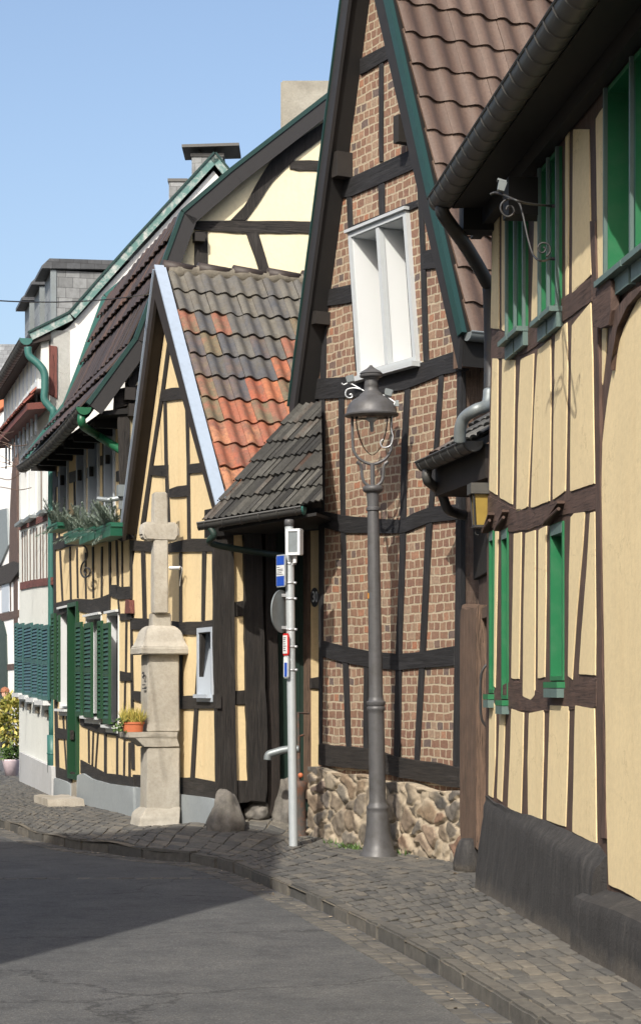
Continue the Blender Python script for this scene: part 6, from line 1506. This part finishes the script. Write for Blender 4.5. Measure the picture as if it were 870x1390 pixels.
for idx in ((0, 1, 5, 4), (2, 3, 4, 5), (3, 0, 4), (1, 2, 5), (0, 3, 2, 1)): bm.faces.new([vs[i] for i in idx])
bmesh.ops.translate(bm, verts=bm.verts, vec=UP * .004); from_bm('roof', bm, M['tileD2'], O)
WO = Wall(p1.x, p1.y, *dA.xy, .34, .94)
for k in range(4):
    for z in (1.0, 4.0):
        lining('window', WO, (1.0 + k * 2.3, z, 2.1 + k * 2.3, z + 1.4), .02, .03, .06, M['whitepaint'], M['glass'], O)

# unseen plain houses, added left and behind the viewer to block sky light
def plain_house(x0, y0, ax_, ay_, w_, d_, h_, r_, mat, roof, lab):
    a_ = V((ax_, ay_, 0)).normalized(); b_ = V((-a_.y, a_.x, 0)); q0 = V((x0, y0, 0)); T = thing('unseen_house', q0, lab, 'house', 'plain unseen houses added to block sky light')
    q = [q0, q0 + a_ * w_, q0 + a_ * w_ + b_ * d_, q0 + b_ * d_]
    bm = bmesh.new(); lo_ = [bm.verts.new(p - UP * .2) for p in q]; up_ = [bm.verts.new(p + UP * h_) for p in q]; bm.faces.new(lo_[::-1]); bm.faces.new(up_)
    for i in range(4): bm.faces.new((lo_[i], lo_[(i + 1) % 4], up_[(i + 1) % 4], up_[i]))
    from_bm('wall', bm, mat, T)
    e_ = [q0 - b_ * .3, q0 + a_ * w_ - b_ * .3, q0 + a_ * w_ + b_ * (d_ + .3), q0 + b_ * (d_ + .3)]; rid = [(e_[0] + e_[3]) / 2 + UP * r_, (e_[1] + e_[2]) / 2 + UP * r_]
    bm = bmesh.new(); vs = [bm.verts.new(p + UP * (h_ + .004)) for p in (*e_, *rid)]
    for idx in ((0, 1, 5, 4), (2, 3, 4, 5), (3, 0, 4), (1, 2, 5), (0, 3, 2, 1)): bm.faces.new([vs[i] for i in idx])
    from_bm('roof', bm, roof, T)
    wl = Wall(x0, y0, a_.x, a_.y, -b_.x, -b_.y)
    for k in range(int(w_ / 2.6)):
        for z in (1.0, 3.8): lining('window', wl, (.8 + k * 2.6, z, 1.8 + k * 2.6, z + 1.4), .02, .03, .06, M['whitepaint'], M['glass'], T)
plain_house(-9.6, 19, -.05, 1, 14, 7, 6.2, 3.0, M['yellowA'], M['tileD2'], 'ochre house across the road before the bend, unseen, added to block sky light')
plain_house(-3.4, -12, -.08, 1, 13, 7, 6.0, 3.0, M['brick'], M['tileB'], 'brick house behind the viewer on the left, unseen, added to block sky light')
plain_house(3.4, 4, .0, -1, 16, 7, 5.5, 3.2, M['yellowA'], M['tileB'], 'ochre house behind the viewer on the right, unseen, added to block sky light')
# ================================================================== ground
Kp = [(-12, 44), (-8.6, 36), (-6.0, 29.5), (-3.91, 24.3), (-3.16, 22.15), (-2.61, 21.07), (-1.71, 19.75), (-1.2, 19.25), (-.85, 18.5), (-.62, 17.6), (-.40, 16.8), (-.03, 15.3), (.33, 13.7), (.65, 12.1), (1.06, 9.6), (1.55, 6), (1.9, 2)]
Wp = [(-9.6, 50), (-7.4, 42.5), (-5.0, 34.4), (-3.85, 30.0), (-3.0, 27), (-2.2, 24.7), (-1.4, 22.7), (-.8, 22.2), (.1, 22.1), (.3, 20.5), (1.1, 19.0), (1.75, 17.8), (1.75, 15.6), (1.85, 13.2), (2.2, 10), (2.6, 6), (2.9, 2)]
GZ = [(-2.35, 24.4, .05), (-1.75, 22.7, .10), (-1.13, 21.2, .16), (-.65, 21.4, .25), (-.05, 21.7, .19), (-.15, 20.75, .05), (.4, 19.8, .0), (-1.9, 22.0, .09), (-1.0, 20.7, .11)] + [(x, y, 0) for x, y in Kp] + [(1.3, 18, 0), (1.35, 16, 0), (1.7, 12, 0), (-4, 29.8, 0), (-5.2, 34.6, 0), (-3.2, 27, .02), (2.2, 8, 0)]
def gz(x, y):
    sw_ = sz_ = 0
    for a, b, c in GZ:
        w_ = 1 / (((x - a) ** 2 + (y - b) ** 2) ** 1.5 + .02); sw_ += w_; sz_ += w_ * c
    return sz_ / sw_
def pathpts(P, n):
    """n+1 points spaced evenly by the kerb's length, same parameter on both lines."""
    return P
cum = [0]
for p, q in zip(Kp, Kp[1:]): cum.append(cum[-1] + math.hypot(q[0] - p[0], q[1] - p[1]))
def along(P, s):
    for i in range(len(cum) - 1):
        if s <= cum[i + 1]:
            k = (s - cum[i]) / (cum[i + 1] - cum[i]); break
    else: i, k = len(cum) - 2, 1
    def cr(j): return V((*P[max(0, min(len(P) - 1, j))], 0))
    p0, p1_, p2, p3 = cr(i - 1), cr(i), cr(i + 1), cr(i + 2)
    lin = p1_.lerp(p2, k); return lin
tot = cum[-1]
rs = random.Random(21)
# bed of the pavement
bm = bmesh.new(); rows = []
s = 0
while s < tot:
    a, b = along(Kp, s), along(Wp, s); rows.append([bm.verts.new(V((*a.lerp(b, k / 16).xy, gz(*a.lerp(b, k / 16).xy) - .012))) for k in range(17)]); s += .25
for P_, Q_ in zip(rows, rows[1:]):
    for k in range(16): bm.faces.new((P_[k], P_[k + 1], Q_[k + 1], Q_[k]))
tag(from_bm('pavement_bed', bm, M['joint'], None, True), kind='structure')
def sett(bm, la, c4_, h, rn):
    """one stone: a rounded block from its four top corners"""
    cen = sum(c4_, V()) / 4; g = []
    for f, dz_ in ((1.0, -.05), (1.0, -.003), (.955, .002), (.8, .0035)):
        g.append([bm.verts.new(cen + (p - cen) * f + UP * (dz_ + h)) for p in c4_])
    fs = []
    for A_, B_ in zip(g, g[1:]):
        for k in range(4): fs.append(bm.faces.new((A_[k], A_[(k + 1) % 4], B_[(k + 1) % 4], B_[k])))
    fs.append(bm.faces.new(g[-1]))
    for f in fs: f[la] = rn
bm = bmesh.new(); la = bm.faces.layers.float.new('rnd'); s = 7.0; row = 0
while s < tot - .5:
    st_ = rs.uniform(.21, .27) if s > 8 else .3
    a0_, b0_, a1_, b1_ = along(Kp, s), along(Wp, s), along(Kp, s + st_), along(Wp, s + st_)
    Lr = (b0_ - a0_).length; u = .125 / Lr; ph = rs.random() * .6
    first = True
    while u < 1:
        wd = rs.uniform(.10, .15) / Lr * (ph if first else 1); first = False
        gp_ = .006 / Lr; gs = .03
        q = []
        for (ku, kv) in ((u + gp_, gs), (u + wd - gp_, gs), (u + wd - gp_, 1 - gs), (u + gp_, 1 - gs)):
            p = a0_.lerp(b0_, ku).lerp(a1_.lerp(b1_, ku), kv); p = p + V((rs.gauss(0, .005), rs.gauss(0, .006), 0)); p.z = gz(p.x, p.y); q.append(p)
        tl = rs.gauss(0, .0015)
        q = [V((p.x, p.y, p.z + tl * (1 if i in (0, 1) else -1))) for i, p in enumerate(q)]
        sett(bm, la, q, rs.gauss(0, .002), rs.random()); u += wd
    s += st_; row += 1
o = from_bm('pavement', bm, M['sett'], None, True); tag(o, kind='structure'); sharp(o, 50)
# kerb stones and the gutter course of setts
bm = bmesh.new(); la = bm.faces.layers.float.new('rnd'); s = 5.0
while s < tot - .4:
    st_ = rs.uniform(.35, .8); a0_, a1_ = along(Kp, s + .008), along(Kp, s + st_ - .008); d_ = (a1_ - a0_).normalized(); nn = V((-d_.y, d_.x, 0)); nn = nn if nn.dot(along(Wp, s) - a0_) > 0 else -nn
    a0_ = a0_ + nn * rs.gauss(0, .008); a1_ = a1_ + nn * rs.gauss(0, .008); h0 = rs.gauss(0, .006)
    c = (a0_ + a1_) / 2 + nn * .055; b2 = bmesh.new(); b_box(b2, V((c.x, c.y, -.11 + h0)), d_, nn, UP, (a1_ - a0_).length, .11, .23)
    bmesh.ops.subdivide_edges(b2, edges=b2.edges[:], cuts=3, use_grid_fill=True); bmesh.ops.bevel(b2, geom=[e for e in b2.edges if e.calc_face_angle(0) > .7], offset=.014, segments=2, affect='EDGES')
    for v in b2.verts: v.co += noise.noise_vector(v.co * 9) * .006
    mp = {v: bm.verts.new(v.co) for v in b2.verts}; rn = rs.random()
    for f in b2.faces: bm.faces.new([mp[v] for v in f.verts])[la] = rn
    b2.free(); s += st_
o = from_bm('kerb', bm, M['kerb'], None, True); tag(o, kind='structure'); sharp(o, 50)
bm = bmesh.new(); la = bm.faces.layers.float.new('rnd'); s = 7.5
while s < tot - .4:
    st_ = rs.uniform(.13, .19); a0_, a1_ = along(Kp, s), along(Kp, s + st_); d_ = (a1_ - a0_).normalized(); nn = V((-d_.y, d_.x, 0)); nn = -nn if nn.dot(along(Wp, s) - a0_) > 0 else nn
    for k, (o0, o1) in enumerate(((.01, .12), (.13, .24))):
        q = [a0_ + nn * o0 + d_ * .008, a0_ + nn * o1 + d_ * .008, a1_ + nn * o1 - d_ * .008, a1_ + nn * o0 - d_ * .008]; q = [V((p.x + rs.gauss(0, .004), p.y + rs.gauss(0, .004), -.098)) for p in q]
        sett(bm, la, q, rs.gauss(0, .003), rs.random())
    s += st_
c0 = at_depth(-60, 1194, 17.6); c1 = V((-.75, 17.75, 0)); c0 = V((-6.2, 17.6, 0)); n_s = 42; d_ = (c1 - c0).normalized(); nn = V((-d_.y, d_.x, 0))
for k in range(n_s):
    p = c0.lerp(c1, k / n_s); q_ = c0.lerp(c1, (k + 1) / n_s); j = rs.gauss(0, .008)
    q = [p + d_ * .008 + nn * j, q_ - d_ * .008 + nn * j, q_ - d_ * .008 + nn * (.11 + j), p + d_ * .008 + nn * (.11 + j)]; q = [V((v.x, v.y, -.099)) for v in q]; sett(bm, la, q, rs.gauss(0, .002), rs.random())
o = from_bm('road_gutter', bm, M['kerb'], None, True); tag(o, kind='structure'); sharp(o, 50)
# road: one worn asphalt sheet, and the ground beyond
bm = bmesh.new(); nx, ny = 70, 150; g = []
for j in range(ny + 1):
    y = -15 + 95 * j / ny; g.append([bm.verts.new(V((x, y, -.1 + noise.noise(V((x * .5, y * .5, 0))) * .006))) for x in [-25 + 32 * i / nx for i in range(nx + 1)]])
for P_, Q_ in zip(g, g[1:]):
    for k in range(nx): bm.faces.new((P_[k], P_[k + 1], Q_[k + 1], Q_[k]))
tag(from_bm('road', bm, M['asphalt'], None, True), kind='structure')
bm = bmesh.new(); vs = [bm.verts.new(V(p)) for p in ((-1500, -300, -.16), (1500, -300, -.16), (1500, 3000, -.16), (-1500, 3000, -.16))]; bm.faces.new(vs); tag(from_bm('ground', bm, M['earth']), kind='structure')
# weeds along the rubble base
bm = bmesh.new(); la = bm.faces.layers.float.new('rnd')
for c_px, n_ in ((452, 26), (472, 60), (486, 50), (430, 20), (520, 36), (545, 22)):
    b_ = WBs.at(c_px, 1150, .06); b_.z = 0
    for k in range(n_):
        p = b_ + V((rs.gauss(0, .06), rs.gauss(0, .05), -.01)); dr = V((rs.gauss(0, .5), rs.gauss(0, .5), .8)).normalized(); ln = rs.uniform(.03, .11); w_ = dr.cross(V((rs.gauss(0, 1), rs.gauss(0, 1), 0))).normalized() * .008
        f = bm.faces.new([bm.verts.new(p), bm.verts.new(p + dr * ln * .5 + w_), bm.verts.new(p + dr * ln), bm.verts.new(p + dr * ln * .5 - w_)]); f[la] = rs.random()
tag(from_bm('weeds', bm, M['gleaf']), 'small green weeds growing along the foot of the rubble wall', 'weeds', kind='stuff')

# grit, scraps and dry leaves lying in the gutter and on the setts
bm = bmesh.new(); la = bm.faces.layers.float.new('rnd'); rs = random.Random(77)
for k in range(420):
    q = rs.uniform(9, tot - 3); a_, b_ = along(Kp, q), along(Wp, q); d_ = (along(Kp, q + .05) - a_).normalized(); nn = (b_ - a_).normalized()
    if k % 3: p = a_ - nn * abs(rs.gauss(.06, .07)) - nn * .01; z = -.088
    else: p = a_.lerp(b_, rs.choice((rs.uniform(.1, .9), rs.uniform(.8, .86)))); z = gz(p.x, p.y) + .01
    r_ = rs.uniform(.006, .02) * (1.7 if rs.random() < .08 else 1); an = rs.uniform(0, 6.28); u = V((math.cos(an), math.sin(an), rs.uniform(-.1, .3))) * r_; w_ = V((-math.sin(an), math.cos(an), rs.uniform(-.1, .3))) * r_ * .55; c = V((p.x, p.y, z))
    f = bm.faces.new([bm.verts.new(c - u), bm.verts.new(c - w_), bm.verts.new(c + u), bm.verts.new(c + w_)]); f[la] = rs.random()
tag(from_bm('litter', bm, leaf('dry leaves and grit', (.10, .07, .04), (.42, .34, .24))), 'grit and small dry leaves scattered along the kerb', 'litter', kind='stuff')
# ------------------------------------------------------------------ camera, light
cam = bpy.data.cameras.new('camera'); co = bpy.data.objects.new('camera', cam); COL.objects.link(co)
co.location = (0, 0, EYE); co.rotation_euler = (math.radians(90), 0, 0)
cam.sensor_fit = 'HORIZONTAL'; cam.sensor_width = 36; cam.lens = FOC / 870 * 36; cam.shift_y = (HOR - 695) / 870
cam.clip_start = .1; cam.clip_end = 6000
S.camera = co
w = bpy.data.worlds.new('World'); S.world = w; w.use_nodes = True; nt = w.node_tree
sky = nt.nodes.new('ShaderNodeTexSky'); sky.sky_type = 'NISHITA'; sky.sun_disc = False
SUN_EL = math.radians(40); sdir = V((-.35, -.937, 0)).normalized()
sky.sun_elevation = SUN_EL; sky.sun_rotation = math.atan2(sdir.x, sdir.y)
sky.air_density = 1.0; sky.dust_density = SKY_DUST; sky.ozone_density = 1.0; sky.altitude = 50
nt.links.new(sky.outputs[0], nt.nodes['Background'].inputs[0]); nt.nodes['Background'].inputs[1].default_value = SKY_S
sl = bpy.data.lights.new('sun', 'SUN'); sl.energy = SUN_E; sl.angle = math.radians(.5); sl.color = (1, .94, .84)
so = bpy.data.objects.new('sun', sl); COL.objects.link(so)
d = V((-sdir.x * math.cos(SUN_EL), -sdir.y * math.cos(SUN_EL), -math.sin(SUN_EL)))
so.rotation_euler = d.to_track_quat('-Z', 'Y').to_euler(); so.location = (-6, -14, 16)
S.render.engine = 'CYCLES'
S.view_settings.view_transform = 'Standard'; S.view_settings.look = 'None'; S.view_settings.gamma = 1; S.view_settings.use_curve_mapping = False
S.view_settings.exposure = EXPO
S.render.resolution_x = 640; S.render.resolution_y = 1024; S.render.resolution_percentage = 100
